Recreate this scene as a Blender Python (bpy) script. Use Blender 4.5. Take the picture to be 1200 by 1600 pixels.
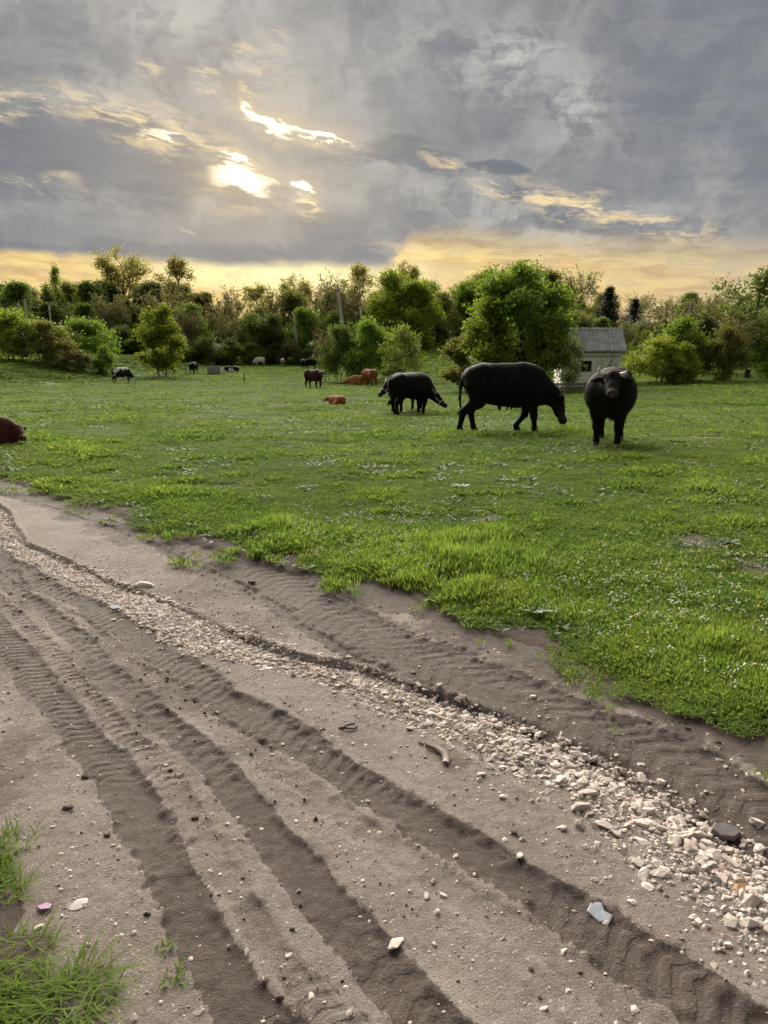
import bpy, math, random
import numpy as np
from mathutils import Vector, Matrix, Euler

for o in list(bpy.data.objects): bpy.data.objects.remove(o)
SC = bpy.context.scene
COL = SC.collection
rad = math.radians

# ---------------------------------------------------------------- camera
cam_d = bpy.data.cameras.new('camera'); cam = bpy.data.objects.new('camera', cam_d); COL.objects.link(cam)
cam.location = (0, 0, 1.6); cam.rotation_euler = (rad(90 - 12.44), 0, 0)
cam_d.sensor_fit = 'VERTICAL'; cam_d.sensor_height = 36.0; cam_d.lens = 26.0
cam_d.clip_start = 0.05; cam_d.clip_end = 8000
SC.camera = cam

# ---------------------------------------------------------------- light and exposure
SUN_AZ, SUN_EL = rad(-10.8), rad(22.0)
sun_dir = Vector((math.sin(SUN_AZ) * math.cos(SUN_EL), math.cos(SUN_AZ) * math.cos(SUN_EL), math.sin(SUN_EL)))
sun_d = bpy.data.lights.new('sun', 'SUN'); sun = bpy.data.objects.new('sun', sun_d); COL.objects.link(sun)
sun_d.energy = 5.0; sun_d.angle = rad(60); sun_d.color = (1.0, 0.91, 0.79)
sun.rotation_euler = sun_dir.to_track_quat('Z', 'Y').to_euler()
SC.view_settings.view_transform = 'Standard'; SC.view_settings.look = 'None'
SC.view_settings.exposure = 1.5; SC.view_settings.gamma = 1.0; SC.view_settings.use_curve_mapping = False
SC.render.engine = 'CYCLES'
SC.cycles.max_bounces = 6; SC.cycles.diffuse_bounces = 3; SC.cycles.transparent_max_bounces = 8
SC.cycles.use_denoising = True
SC.cycles.use_adaptive_sampling = True; SC.cycles.adaptive_threshold = 0.02; SC.cycles.adaptive_min_samples = 6

# ---------------------------------------------------------------- world: evening sky with broken cloud
world = bpy.data.worlds.new('World'); SC.world = world; world.use_nodes = True
WT = world.node_tree; WT.nodes.clear()

class N:
    """a node socket with arithmetic"""
    tree = None
    def __init__(s, sock): s.k = sock
    @staticmethod
    def m(op, *a, clamp=False):
        n = N.tree.nodes.new('ShaderNodeMath'); n.operation = op; n.use_clamp = clamp
        for i, v in enumerate(a):
            if isinstance(v, N): N.tree.links.new(v.k, n.inputs[i])
            else: n.inputs[i].default_value = float(v)
        return N(n.outputs[0])
    def __add__(s, o): return N.m('ADD', s, o)
    __radd__ = __add__
    def __sub__(s, o): return N.m('SUBTRACT', s, o)
    def __rsub__(s, o): return N.m('SUBTRACT', o, s)
    def __mul__(s, o): return N.m('MULTIPLY', s, o)
    __rmul__ = __mul__
    def __truediv__(s, o): return N.m('DIVIDE', s, o)
    def sat(s): return N.m('MAXIMUM', N.m('MINIMUM', s, 1.0), 0.0)
def step(v, a, b, lo=0.0, hi=1.0):
    n = N.tree.nodes.new('ShaderNodeMapRange'); n.interpolation_type = 'SMOOTHSTEP'
    N.tree.links.new(v.k, n.inputs[0])
    for i, q in enumerate((a, b, lo, hi)): n.inputs[i + 1].default_value = q
    return N(n.outputs[0])
def comb(x, y, z=0.0):
    n = N.tree.nodes.new('ShaderNodeCombineXYZ')
    for i, v in enumerate((x, y, z)):
        if isinstance(v, N): N.tree.links.new(v.k, n.inputs[i])
        else: n.inputs[i].default_value = v
    return N(n.outputs[0])
def noise(vec, scale, detail=4.0, rough=0.55, dist=0.0, col=False, dim='3D'):
    n = N.tree.nodes.new('ShaderNodeTexNoise'); n.noise_dimensions = dim
    if vec is not None: N.tree.links.new(vec.k, n.inputs['Vector'])
    n.inputs['Scale'].default_value = scale; n.inputs['Detail'].default_value = detail
    n.inputs['Roughness'].default_value = rough; n.inputs['Distortion'].default_value = dist
    return N(n.outputs['Color' if col else 'Fac'])
def mixc(f, a, b, blend='MIX'):
    n = N.tree.nodes.new('ShaderNodeMix'); n.data_type = 'RGBA'; n.blend_type = blend
    for v, i in ((f, 0), (a, 6), (b, 7)):
        if isinstance(v, N): N.tree.links.new(v.k, n.inputs[i])
        elif i == 0: n.inputs[0].default_value = v
        else: n.inputs[i].default_value = (*v, 1.0)
    return N(n.outputs[2])
def sl(r, g, b):
    f = lambda c: c / 12.92 if c <= 0.04045 else ((c + 0.055) / 1.055) ** 2.4
    return (f(r / 255), f(g / 255), f(b / 255))
EXPO = 2 ** SC.view_settings.exposure
def skyc(r, g, b, k=1.0): return tuple(c * k / EXPO for c in sl(r, g, b))

def build_world():
    N.tree = WT
    tc = WT.nodes.new('ShaderNodeTexCoord')
    sep = WT.nodes.new('ShaderNodeSeparateXYZ'); WT.links.new(tc.outputs['Generated'], sep.inputs[0])
    X, Y, Z = N(sep.outputs[0]), N(sep.outputs[1]), N(sep.outputs[2])
    az = N.m('ARCTAN2', X, Y) * 57.2958
    el = N.m('ARCSINE', N.m('MAXIMUM', N.m('MINIMUM', Z, 0.9999), -0.9999)) * 57.2958
    # cloud sheet coordinates: the layer seen in perspective from below
    h = N.m('MAXIMUM', Z, 0.0) + 0.13
    cp = comb(X / h, Y / h)
    q = comb(az * 0.55 + el * 0.12, el)
    wn = WT.nodes.new('ShaderNodeSeparateXYZ'); WT.links.new(noise(q, 0.20, 4, 0.62, col=True, dim='2D').k, wn.inputs[0])
    wx, wy = N(wn.outputs[0]) - 0.5, N(wn.outputs[1]) - 0.5
    P = comb(az + wx * 6.0, el + wy * 3.6)               # ragged cloud-edge coordinates
    n_big = noise(cp, 1.0, 4, 0.55, dim='2D')
    n_fine = noise(P, 0.34, 6, 0.64, dim='2D')
    n_str = noise(comb(az * 0.14 + el * 0.16 + wx * 0.5, el + wy * 1.2), 1.1, 4, 0.6, dim='2D')
    rag = (n_fine - 0.5) * 1.1 + (n_str - 0.5) * 0.5
    def blob(b, soft, P=P):
        cx, cy, rx, ry, ang = b
        m = WT.nodes.new('ShaderNodeMapping'); m.vector_type = 'TEXTURE'; WT.links.new(P.k, m.inputs[0])
        m.inputs['Location'].default_value = (cx, cy, 0); m.inputs['Rotation'].default_value = (0, 0, rad(ang)); m.inputs['Scale'].default_value = (rx, ry, 1)
        ln = WT.nodes.new('ShaderNodeVectorMath'); ln.operation = 'LENGTH'; WT.links.new(m.outputs[0], ln.inputs[0])
        return step(N(ln.outputs['Value']) + rag, 1.0 + soft, 1.0 - soft)
    def union(bs, soft, P=P):
        out = None
        for b in bs:
            g = blob(b[:5], soft, P) * b[5]
            out = g if out is None else N.m('MAXIMUM', out, g)
        return out
    # --- body of the cloud sheet
    tone = step(n_big * 0.6 + n_fine * 0.5, 0.32, 0.84)
    col = mixc(tone, skyc(132, 134, 138), skyc(188, 186, 182))
    # paler openings, slate banks
    col = mixc(union(SKY_PALE, 0.9) * step(n_fine * 0.7 + n_str * 0.4, 0.42, 0.68), col, skyc(206, 203, 196))
    slate = mixc(n_str, skyc(94, 104, 118), skyc(130, 136, 145))
    col = mixc(union(SKY_BANK, 0.75) * 0.8, col, slate)
    col = mixc(union(SKY_DARK, 0.32), col, slate)
    # --- glow through the sheet round the sun
    sa, se = az + 10.2, el - 12.0
    r2 = sa * sa * 0.45 + se * se
    glow = N.m('POWER', 2.718, r2 * -0.018) * 0.20
    col = mixc(glow, col, skyc(250, 222, 176))
    # --- low yellow band under the clouds
    az2 = az + 8.0
    near = N.m('POWER', 2.718, (az2 * az2) * -0.0007)
    lid = 5.9 - az * 0.02 + wy * 1.6 + step(az + wx * 5.0, -0.6, 0.8) * 1.9 - step(az, 6.0, 26.0) * 0.6
    band = step((el - lid) / (step(az, -1.0, 5.0) * 2.0 + 1.0), 0.45, -0.5)
    bandc = mixc(step(n_str, 0.3, 0.66), skyc(224, 184, 122), skyc(255, 222, 142, 1.12))
    bandc = mixc(union(SKY_HOT, 0.9, comb(az, el)), bandc, skyc(255, 242, 184, 1.25))
    bandc = mixc(step(n_fine * 0.7 + n_str * 0.5, 0.64, 0.78) * 0.4, bandc, skyc(172, 160, 142))
    col = mixc(band * (near * 0.75 + 0.22), col, bandc)
    # --- lit rims and gaps
    fib = step(noise(comb(az * 0.3 + el * 0.55 + wx, el + wy * 1.6), 1.3, 4, 0.68, dim='2D'), 0.40, 0.66)
    col = mixc(union(SKY_RIM, 0.8) * fib * 0.82, col, skyc(255, 229, 176, 1.08))
    P2 = comb(az + wx * 2.4 + (n_fine - 0.5) * 1.6, el + wy * 1.5 + (fib - 0.5) * 0.45)
    halo = union([(b[0], b[1], b[2] * 1.3 + 0.5, b[3] * 1.9 + 0.5, b[4], b[5] * 0.5) for b in SKY_GAP], 0.95, P2)
    col = mixc(halo * (fib * 0.6 + 0.4), col, skyc(255, 226, 168))
    ndot = blob((-6.4, 11.1, 2.4, 0.5, -6), 0.5)
    gap = union([(b[0], b[1], b[2] * 0.78, b[3] * 0.64, b[4], b[5]) for b in SKY_GAP], 0.95, P2)
    gap = (gap * (1.0 - ndot * 0.9)).sat()
    # clear evening sky behind, seen through the gaps
    sky = WT.nodes.new('ShaderNodeTexSky'); sky.sky_type = 'NISHITA'; sky.sun_disc = False
    sky.sun_elevation = SUN_EL; sky.sun_rotation = SUN_AZ; sky.air_density = 1.0; sky.dust_density = 2.5; sky.ozone_density = 1.0
    bgs = WT.nodes.new('ShaderNodeBackground'); bgs.inputs['Strength'].default_value = 0.10; WT.links.new(sky.outputs[0], bgs.inputs[0])
    bgc = WT.nodes.new('ShaderNodeBackground'); bgc.inputs['Strength'].default_value = 1.0; WT.links.new(mixc(gap, col, skyc(255, 240, 200, 2.0)).k, bgc.inputs[0])
    mx = WT.nodes.new('ShaderNodeMixShader'); WT.links.new((gap * 0.06 + 0.004).k, mx.inputs[0])
    WT.links.new(bgc.outputs[0], mx.inputs[1]); WT.links.new(bgs.outputs[0], mx.inputs[2])
    out = WT.nodes.new('ShaderNodeOutputWorld'); WT.links.new(mx.outputs[0], out.inputs[0])
    world.cycles.sampling_method = 'MANUAL'; world.cycles.sample_map_resolution = 512

# bearings and heights (degrees) of the cloud features
SKY_DARK = [(-22.02, 12.38, 11.69, 2.28, -1.93, 0.9), (-22.86, 11.57, 8.0, 1.58, 2.07, 0.8), (1.15, 13.34, 3.45, 1.09, -14.58, 0.85), (1.84, 12.75, 2.08, 0.69, -7.92, 0.8), (7.61, 12.26, 2.47, 0.4, -5.27, 0.9), (10.31, 10.78, 0.77, 0.59, -8.81, 0.7), (-5.9, 13.76, 4.55, 0.89, -0.58, 0.35), (15.34, 8.68, 3.57, 0.79, -6.82, 0.55), (-18.16, 5.91, 20.62, 1.09, 2.3, 0.6), (-13.56, 13.46, 2.29, 0.45, -4.5, 0.6)]
SKY_BANK = [(-18.12, 7.62, 20.29, 2.57, 0.4, 0.62), (-25.27, 17.01, 5.81, 2.08, 9.36, 0.55), (24.65, 17.72, 8.74, 8.42, -17.2, 0.75), (4.27, 15.64, 6.83, 3.96, -4.71, 0.6), (20.29, 12.24, 10.03, 2.72, -2.03, 0.4), (1.39, 9.53, 4.69, 0.99, -1.97, 0.5), (5.38, 6.87, 3.93, 0.5, -3.51, 0.5), (-19.36, 18.91, 4.64, 1.49, 3.85, 0.3), (-23.06, 9.47, 5.69, 1.09, 1.78, 0.5), (22.1, 6.23, 6.75, 0.99, -1.55, 0.35)]
SKY_PALE = [(7.97, 18.52, 3.92, 2.23, 2.88, 1.0), (13.11, 15.82, 3.46, 2.48, -22.82, 0.8), (3.34, 19.58, 2.24, 1.19, 3.02, 0.6), (-14.63, 21.32, 3.3, 1.58, 9.84, 0.6), (11.64, 8.65, 12.27, 1.98, -12.1, 0.5), (-9.12, 17.6, 2.53, 2.97, -31.83, 0.6), (-18.38, 15.63, 5.63, 1.98, -7.47, 0.5), (-15.93, 10.81, 4.05, 0.69, -1.74, 0.4)]
SKY_RIM = [(-24.67, 15.14, 3.9, 0.84, -3.41, 0.8), (-18.11, 14.53, 4.79, 0.99, -8.68, 0.95), (-23.47, 10.81, 2.58, 0.25, -4.9, 0.5), (3.44, 12.98, 1.17, 0.54, -28.28, 0.75), (9.28, 10.99, 2.97, 0.59, -10.22, 0.8), (14.5, 9.78, 4.6, 0.74, -15.11, 1.0), (19.88, 8.31, 4.15, 0.59, -15.56, 0.8), (-11.68, 17.05, 1.05, 0.59, -32.47, 0.9), (-8.19, 17.11, 0.65, 0.54, -69.92, 0.9), (-6.89, 20.57, 0.79, 0.5, -11.82, 0.9), (-7.99, 18.98, 0.88, 0.45, -118.43, 0.6), (-5.37, 10.27, 1.06, 0.64, -40.51, 0.9), (-13.77, 8.26, 0.75, 0.2, -10.76, 0.9), (-15.92, 18.01, 1.08, 0.5, -16.48, 0.6), (0.59, 7.3, 1.98, 0.5, -1.5, 0.6), (-9.71, 19.39, 1.09, 0.69, -29.8, 0.5), (-11.93, 13.35, 2.87, 0.45, -23.12, 0.8), (-24.61, 5.13, 1.96, 0.3, -7.73, 0.5)]
SKY_GAP = [(-9.18, 15.49, 0.81, 0.3, -45.18, 1.0), (-7.46, 14.92, 1.76, 0.35, -7.34, 1.0), (-4.32, 14.53, 2.04, 0.17, -6.99, 0.8), (-10.27, 11.63, 1.85, 0.64, -5.01, 1.0), (-9.87, 10.99, 1.01, 0.45, -16.69, 0.9), (-10.6, 12.75, 1.1, 0.25, -16.63, 1.0), (-15.61, 13.98, 1.61, 0.15, 1.47, 0.42), (-5.9, 11.39, 0.73, 0.25, -13.45, 0.85), (-5.55, 10.54, 0.66, 0.32, -21.96, 0.9)]
SKY_HOT = [(-6.67, 5.43, 9.6, 1.29, -1.43, 0.85), (-9.11, 5.78, 3.87, 0.79, -4.57, 1.0)]
build_world()

# ================================================================ helpers
rng = np.random.default_rng(7)
random.seed(7)

def _h(ix, iy, seed):
    n = (ix.astype(np.int64) * 374761393 + iy.astype(np.int64) * 668265263 + seed * 1442695041) & 0x7fffffff
    n = ((n ^ (n >> 13)) * 1274126177) & 0x7fffffff
    return ((n ^ (n >> 16)) & 0xffff) / 65535.0
def vnoise(x, y, seed=0):
    x = np.asarray(x, float); y = np.asarray(y, float)
    ix, iy = np.floor(x), np.floor(y); fx, fy = x - ix, y - iy
    fx, fy = fx * fx * (3 - 2 * fx), fy * fy * (3 - 2 * fy)
    a, b, c, d = _h(ix, iy, seed), _h(ix + 1, iy, seed), _h(ix, iy + 1, seed), _h(ix + 1, iy + 1, seed)
    return (a * (1 - fx) + b * fx) * (1 - fy) + (c * (1 - fx) + d * fx) * fy
def fbm(x, y, f=1.0, oct=4, seed=0, gain=0.5):
    v, a, s = 0.0, 1.0, 0.0
    for i in range(oct):
        v = v + a * vnoise(np.asarray(x) * f + i * 17.3, np.asarray(y) * f - i * 9.1, seed + i); s += a; a *= gain; f *= 2.03
    return v / s
def sst(a, b, v):
    t = np.clip((np.asarray(v, float) - a) / (b - a), 0, 1); return t * t * (3 - 2 * t)

def tag(o, label=None, cat=None, group=None, kind=None):
    if label: o['label'] = label
    if cat: o['category'] = cat
    if group: o['group'] = group
    if kind: o['kind'] = kind
    return o
def mesh_np(name, verts, faces, mat=None, smooth=False):
    """faces: an (n,3) or (n,4) array, or a list of such arrays"""
    me = bpy.data.meshes.new(name)
    verts = np.asarray(verts, np.float32)
    fl = faces if isinstance(faces, list) else [faces]
    fl = [np.asarray(f, np.int32) for f in fl if len(f)]
    me.vertices.add(len(verts)); me.vertices.foreach_set('co', verts.ravel())
    loops = np.concatenate([f.ravel() for f in fl]); tot = np.concatenate([np.full(len(f), f.shape[1], np.int32) for f in fl])
    me.loops.add(len(loops)); me.loops.foreach_set('vertex_index', loops)
    me.polygons.add(len(tot)); st = np.zeros(len(tot), np.int32); st[1:] = np.cumsum(tot)[:-1]
    me.polygons.foreach_set('loop_start', st); me.polygons.foreach_set('loop_total', tot)
    me.polygons.foreach_set('use_smooth', np.full(len(tot), smooth))
    me.update(calc_edges=True); me.validate()
    if mat: me.materials.append(mat)
    return me
def obj(name, me, parent=None, loc=None):
    o = bpy.data.objects.new(name, me); COL.objects.link(o)
    if parent: o.parent = parent
    if loc: o.location = loc
    return o
def empty(name, loc=(0, 0, 0), rz=0.0, scale=1.0):
    o = bpy.data.objects.new(name, None); COL.objects.link(o); o.empty_display_size = 0.2
    o.location = loc; o.rotation_euler = (0, 0, rz); o.scale = (scale,) * 3
    return o
def copy_tree(o, parent=None):
    c = o.copy(); COL.objects.link(c); c.parent = parent
    for ch in list(o.children): copy_tree(ch, c)
    return c
class MB:
    """collects boxes, tubes and quads into one mesh"""
    def __init__(s): s.v = []; s.q = []; s.t = []; s.n = 0
    def add(s, v, q=None, t=None):
        v = np.asarray(v, float)
        if q is not None and len(q): s.q.append(np.asarray(q) + s.n)
        if t is not None and len(t): s.t.append(np.asarray(t) + s.n)
        s.v.append(v); s.n += len(v)
    def box(s, c, d, M=None):
        v = np.array([(x, y, z) for x in (-.5, .5) for y in (-.5, .5) for z in (-.5, .5)]) * np.array(d)
        if M is not None: v = v @ np.array(M).T
        s.add(v + np.array(c), [(0, 1, 3, 2), (4, 6, 7, 5), (0, 4, 5, 1), (2, 3, 7, 6), (0, 2, 6, 4), (1, 5, 7, 3)])
    def tube(s, pts, r, k=8, cap=True):
        pts = np.asarray(pts, float); r = np.broadcast_to(np.asarray(r, float), len(pts))
        tan = np.gradient(pts, axis=0); tan /= np.linalg.norm(tan, axis=1)[:, None] + 1e-9
        ref = np.array([1., 0, 0]) if abs(tan[0][0]) < 0.8 else np.array([0, 1., 0])
        a = np.linspace(0, 2 * np.pi, k, endpoint=False); V = []
        for p, t, rr in zip(pts, tan, r):
            u = np.cross(t, ref); u /= np.linalg.norm(u) + 1e-9; w = np.cross(t, u)
            V.append(p + rr * (np.cos(a)[:, None] * u + np.sin(a)[:, None] * w))
        V = np.concatenate(V); n = len(pts); q = []
        for i in range(n - 1):
            for j in range(k):
                q.append((i * k + j, i * k + (j + 1) % k, (i + 1) * k + (j + 1) % k, (i + 1) * k + j))
        t = []
        if cap:
            V = np.concatenate([V, [pts[0]], [pts[-1]]])
            for j in range(k):
                t.append((n * k, (j + 1) % k, j)); t.append((n * k + 1, (n - 1) * k + j, (n - 1) * k + (j + 1) % k))
        s.add(V, q, t)
    def mesh(s, name, mat, smooth=False):
        return mesh_np(name, np.concatenate(s.v), [np.concatenate(x) for x in (s.q, s.t) if x], mat, smooth)
    def obj(s, name, mat, parent=None, smooth=False): return obj(name, s.mesh(name, mat, smooth), parent)

# ---------------------------------------------------------------- materials
def new_mat(name):
    m = bpy.data.materials.new(name); m.use_nodes = True; t = m.node_tree; t.nodes.clear()
    out = t.nodes.new('ShaderNodeOutputMaterial'); N.tree = t
    return m, t, out
def bsdf(t, col, rough=0.8, spec=0.3, normal=None):
    p = t.nodes.new('ShaderNodeBsdfPrincipled'); p.inputs['Roughness'].default_value = rough; p.inputs['Specular IOR Level'].default_value = spec
    if isinstance(col, N): t.links.new(col.k, p.inputs['Base Color'])
    else: p.inputs['Base Color'].default_value = (*col, 1)
    if normal is not None: t.links.new(normal.k, p.inputs['Normal'])
    return p
def bump(t, hgt, strength=0.3, dist=0.01):
    b = t.nodes.new('ShaderNodeBump'); b.inputs['Strength'].default_value = strength; b.inputs['Distance'].default_value = dist
    t.links.new(hgt.k, b.inputs['Height']); return N(b.outputs[0])
def pos(t): return N(t.nodes.new('ShaderNodeNewGeometry').outputs['Position'])
def objco(t): return N(t.nodes.new('ShaderNodeTexCoord').outputs['Object'])
def attr(t, name, out='Fac'):
    a = t.nodes.new('ShaderNodeAttribute'); a.attribute_name = name; return N(a.outputs[out])
def simple(name, c0, c1, scale=8.0, rough=0.8, spec=0.25, bs=0.3, bd=0.01, world=False):
    m, t, out = new_mat(name); v = pos(t) if world else objco(t)
    n = noise(v, scale, 5, 0.6); n2 = noise(v, scale * 5.3, 3, 0.6)
    c = mixc(step(n * 0.7 + n2 * 0.3, 0.32, 0.68), c0, c1)
    p = bsdf(t, c, rough, spec, bump(t, n + n2 * 0.6, bs, bd)); t.links.new(p.outputs[0], out.inputs[0])
    return m
def leafy(name, c0, c1, rnd=0.25, trans=0.5, scale=0.5):
    """leaf material: shade drifts through the crown, from leaf to leaf and from plant to plant"""
    m, t, out = new_mat(name)
    oi = t.nodes.new('ShaderNodeObjectInfo'); r = N(oi.outputs['Random'])
    n = noise(pos(t), scale, 3, 0.6); k = attr(t, 'shade')
    c = mixc((n * 0.7 + k * 0.55 + r * 0.3 - 0.3).sat(), c0, c1)
    hs = t.nodes.new('ShaderNodeHueSaturation'); t.links.new(c.k, hs.inputs['Color'])
    t.links.new((r * rnd + (1.0 - rnd / 2)).k, hs.inputs['Value']); t.links.new((r * 0.03 + 0.485).k, hs.inputs['Hue'])
    c = N(hs.outputs[0])
    d = bsdf(t, c, 0.55, 0.25)
    tr = t.nodes.new('ShaderNodeBsdfTranslucent'); t.links.new(mixc(1.0, c, (1.02, 1.02, 0.55), 'MULTIPLY').k, tr.inputs[0])
    mx = t.nodes.new('ShaderNodeMixShader'); mx.inputs[0].default_value = trans
    t.links.new(d.outputs[0], mx.inputs[1]); t.links.new(tr.outputs[0], mx.inputs[2]); t.links.new(mx.outputs[0], out.inputs[0])
    return m
def set_attr(me, name, vals):
    a = me.attributes.new(name, 'FLOAT', 'POINT'); a.data.foreach_set('value', np.asarray(vals, np.float32))

# ================================================================ terrain
def terrain(x, y):
    x = np.asarray(x, float); y = np.asarray(y, float)
    z = np.interp(y, [-3000, 11, 14, 25, 40, 54, 70, 95, 118, 126, 150, 200, 260, 3000], [0, 0, -0.04, -0.52, -0.95, -1.2, -1.38, -1.22, -0.9, -0.4, 2.2, 3.4, 4.0, 4.0])
    z = z + 1.75 * sst(-25, -37, x) * sst(38, 74, y)
    R = sst(3, 26, x + 0.10 * y)
    z = z + R * (np.interp(y, [0, 14, 25, 44, 52, 75, 110, 150, 200, 260, 3000], [0, 0, 0.2, 0.62, 0.75, 1.7, 3.4, 3.4, 3.0, 3.0, 3.0]))
    z = z + 0.10 * (fbm(x, y, 0.22, 3, 5) - 0.5) * sst(3, 9, np.hypot(x, y)) + 0.5 * (fbm(x, y, 0.05, 2, 9) - 0.5) * sst(50, 120, y)
    return z
DS = np.array([-0.6198, 0.7847]); DN = np.array([0.7847, 0.6198])      # along and across the track
def to_st(x, y): return np.asarray(x) * DS[0] + np.asarray(y) * DS[1], np.asarray(x) * DN[0] + np.asarray(y) * DN[1]
def line_t(pts):
    p = np.array(pts); s, t = to_st(p[:, 0], p[:, 1]); o = np.argsort(s); return s[o], t[o]
L_far = line_t([(-11, 17.6), (-8.1, 13.6), (-4.92, 9.34), (-3.28, 7.9), (-2.03, 6.5), (-1.3, 5.8), (-0.71, 5.27), (-0.18, 5.03), (0.17, 4.68), (0.46, 4.16), (0.78, 3.86), (1.01, 3.65), (1.24, 3.31), (1.42, 3.02), (1.62, 2.85), (4.0, -0.3)])
L_A = line_t([(-8.2, 13.2), (-4.64, 8.8), (-3.14, 7.56), (-1.61, 6.01), (-0.83, 5.11), (-0.41, 4.5), (0.0, 3.91), (0.48, 3.41), (0.85, 3.02), (1.07, 2.8), (1.21, 2.52), (1.35, 2.3), (3.2, 0)])
L_S = line_t([(-8, 12.6), (-3.86, 7.25), (-3.12, 6.01), (-2.05, 5.03), (-1.12, 4.06), (-0.58, 3.69), (-0.23, 3.53), (0.15, 3.17), (0.44, 2.93), (0.75, 2.61), (0.92, 2.36), (1.03, 2.09), (1.12, 1.86), (2.3, 0.3)])
L_C = line_t([(-8, 11.7), (-2.98, 5.52), (-1.82, 4.44), (-0.97, 3.49), (-0.5, 2.96), (0.0, 2.44), (0.31, 2.12), (0.56, 1.85), (0.69, 1.68), (0.82, 1.5), (2, 0)])
L_D = line_t([(-6, 8.7), (-2.21, 4.01), (-1.59, 3.27), (-1.05, 2.61), (-0.69, 2.06), (-0.46, 1.72), (-0.31, 1.5), (0.9, 0)])
L_E = line_t([(-2.6, 5.0), (-0.88, 2.91), (-0.52, 2.44), (-0.24, 2.03), (-0.05, 1.74), (0.06, 1.56), (0.12, 1.49), (1.3, 0)])
def far_edge(s): return np.interp(s, *L_far)
def near_edge(s): return np.interp(s, [-6, 0, 1.5, 2.4, 3.2, 6, 30], [0.20, 0.28, 0.38, 0.34, 0.24, 0.1, 0.0])
S_W = ([0, 1.0, 2.0, 3.2, 3.7, 4.6, 5.5, 7.5, 20], [0.28, 0.25, 0.19, 0.12, 0.18, 0.13, 0.105, 0.09, 0.05])
def track(s, t):
    """height and dampness of the track surface"""
    x, y = s * DS[0] + t * DN[0], s * DS[1] + t * DN[1]
    wob = 0.05 * (fbm(s, t * 0, 1.3, 3, 31) - 0.5) * 2
    n1 = fbm(x, y, 3.0, 4, 40); n2 = fbm(x, y, 14, 4, 50, 0.6); n3 = fbm(x, y, 45, 3, 60, 0.6)
    h = 0.03 * (fbm(x, y, 0.9, 3, 70) - 0.5) + 0.008 * (n1 - 0.5) + 0.006 * (n2 - 0.5) + 0.007 * (n3 - 0.5)
    wet = np.zeros_like(s)
    lph, lmk = np.zeros_like(s), np.zeros_like(s)
    def rut(L, w, depth, damp, lug, soft=0.3, side=0.0, lam=0.085):
        nonlocal h, wet, lph, lmk
        d = (t - np.interp(s, *L) - wob) / w + ((n1 - 0.5) * 0.9 + (n2 - 0.5) * 0.8 + (n3 - 0.5) * 0.5) * np.sign(t - np.interp(s, *L) - wob)
        inside = 1 - sst(1 - soft, 1 + soft, np.abs(d))
        berm = np.exp(-((np.abs(d) - 1.25) / 0.22) ** 2)
        h = h - depth * inside + depth * 0.15 * berm * (0.4 + n2)
        if lug:
            ph = (s + np.abs(t - np.interp(s, *L) - wob - w * side) * 0.55) / lam + (n1 - 0.5) * 1.2
            bar = sst(0.30, 0.36, np.abs((ph % 1.0) - 0.5) + (n2 - 0.5) * 0.25)
            keep = sst(0.34, 0.5, fbm(x, y, 2.2, 2, 83))
            mk = inside * keep; lph = np.where(mk > lmk, ph, lph); lmk = np.maximum(lmk, mk)
            h = h + 0.45 * lug * bar * inside * keep * (0.35 + 0.65 * sst(-0.4, 0.6, d * (1 if side >= 0 else -1)))
        clod = sst(0.56, 0.75, n2) * np.exp(-((np.abs(d) - 1.05) / 0.35) ** 2)
        h = h + clod * 0.005
        wet = np.maximum(wet, damp * (1 - sst(0.95, 1.35, np.abs(d) - (n2 - 0.5) * 0.5)))
    rut(L_A, 0.22, 0.014, 0.80, 0.005, 0.4, 0.2, 0.10)
    rut((L_A[0], L_A[1] - 0.24), 0.05, 0.008, 0.75, 0.0)
    rut(L_C, 0.092, 0.013, 0.98, 0.009, 0.35, 0.6, 0.066)
    rut((L_C[0], L_C[1] - 0.17), 0.06, 0.006, 0.42, 0.0)
    rut(L_D, 0.072, 0.009, 0.92, 0.009, 0.35, -0.4, 0.055)
    rut((L_D[0], L_D[1] + 0.15), 0.045, 0.006, 0.45, 0.007, 0.3, 0.0, 0.055)
    rut(L_E, 0.064, 0.009, 0.85, 0.007, 0.35, 0.3)
    # washed-out gully that holds the stones
    ws = np.interp(s, *S_W)
    d = (t - np.interp(s, *L_S) - wob * 0.6) / ws + (n1 - 0.5) * 0.5
    gul = 1 - sst(0.85, 1.15, np.abs(d))
    h = h - 0.030 * gul * sst(0.2, 2.6, s) * (0.25 + 0.75 * sst(0.35, 0.6, fbm(x, y, 1.6, 2, 97)))
    lip = sst(0.9, 1.05, d) * (1 - sst(1.05, 1.7, d)) * sst(1.2, 2.5, s)
    h = h + 0.010 * lip; wet = np.maximum(wet, 0.55 * lip * sst(0.35, 0.6, n1))
    wet = np.maximum(wet, sst(0.58, 0.74, fbm(x, y, 1.1, 4, 90)) * 0.5)
    wet = wet * (0.62 + 0.45 * fbm(x, y, 6, 3, 95)) + 0.10 * (n2 - 0.5)
    # earth fans out toward the grass, then dives under it
    e = np.minimum(far_edge(s) + 0.30 - t, t - near_edge(s) + 0.30)
    h = h * sst(-0.05, 0.4, e)
    wet = np.maximum(wet, 0.75 * sst(0.62, 0.15, far_edge(s) - t + (n1 - 0.5) * 0.7 + (n2 - 0.5) * 0.3))
    return h, np.clip(wet, 0, 1), gul, lph, lmk
def in_track(x, y):
    s, t = to_st(x, y); return np.minimum(far_edge(s) - t, t - near_edge(s))
def track_z(x, y):
    s, t = to_st(x, y); return terrain(x, y) + track(s, t)[0]

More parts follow.
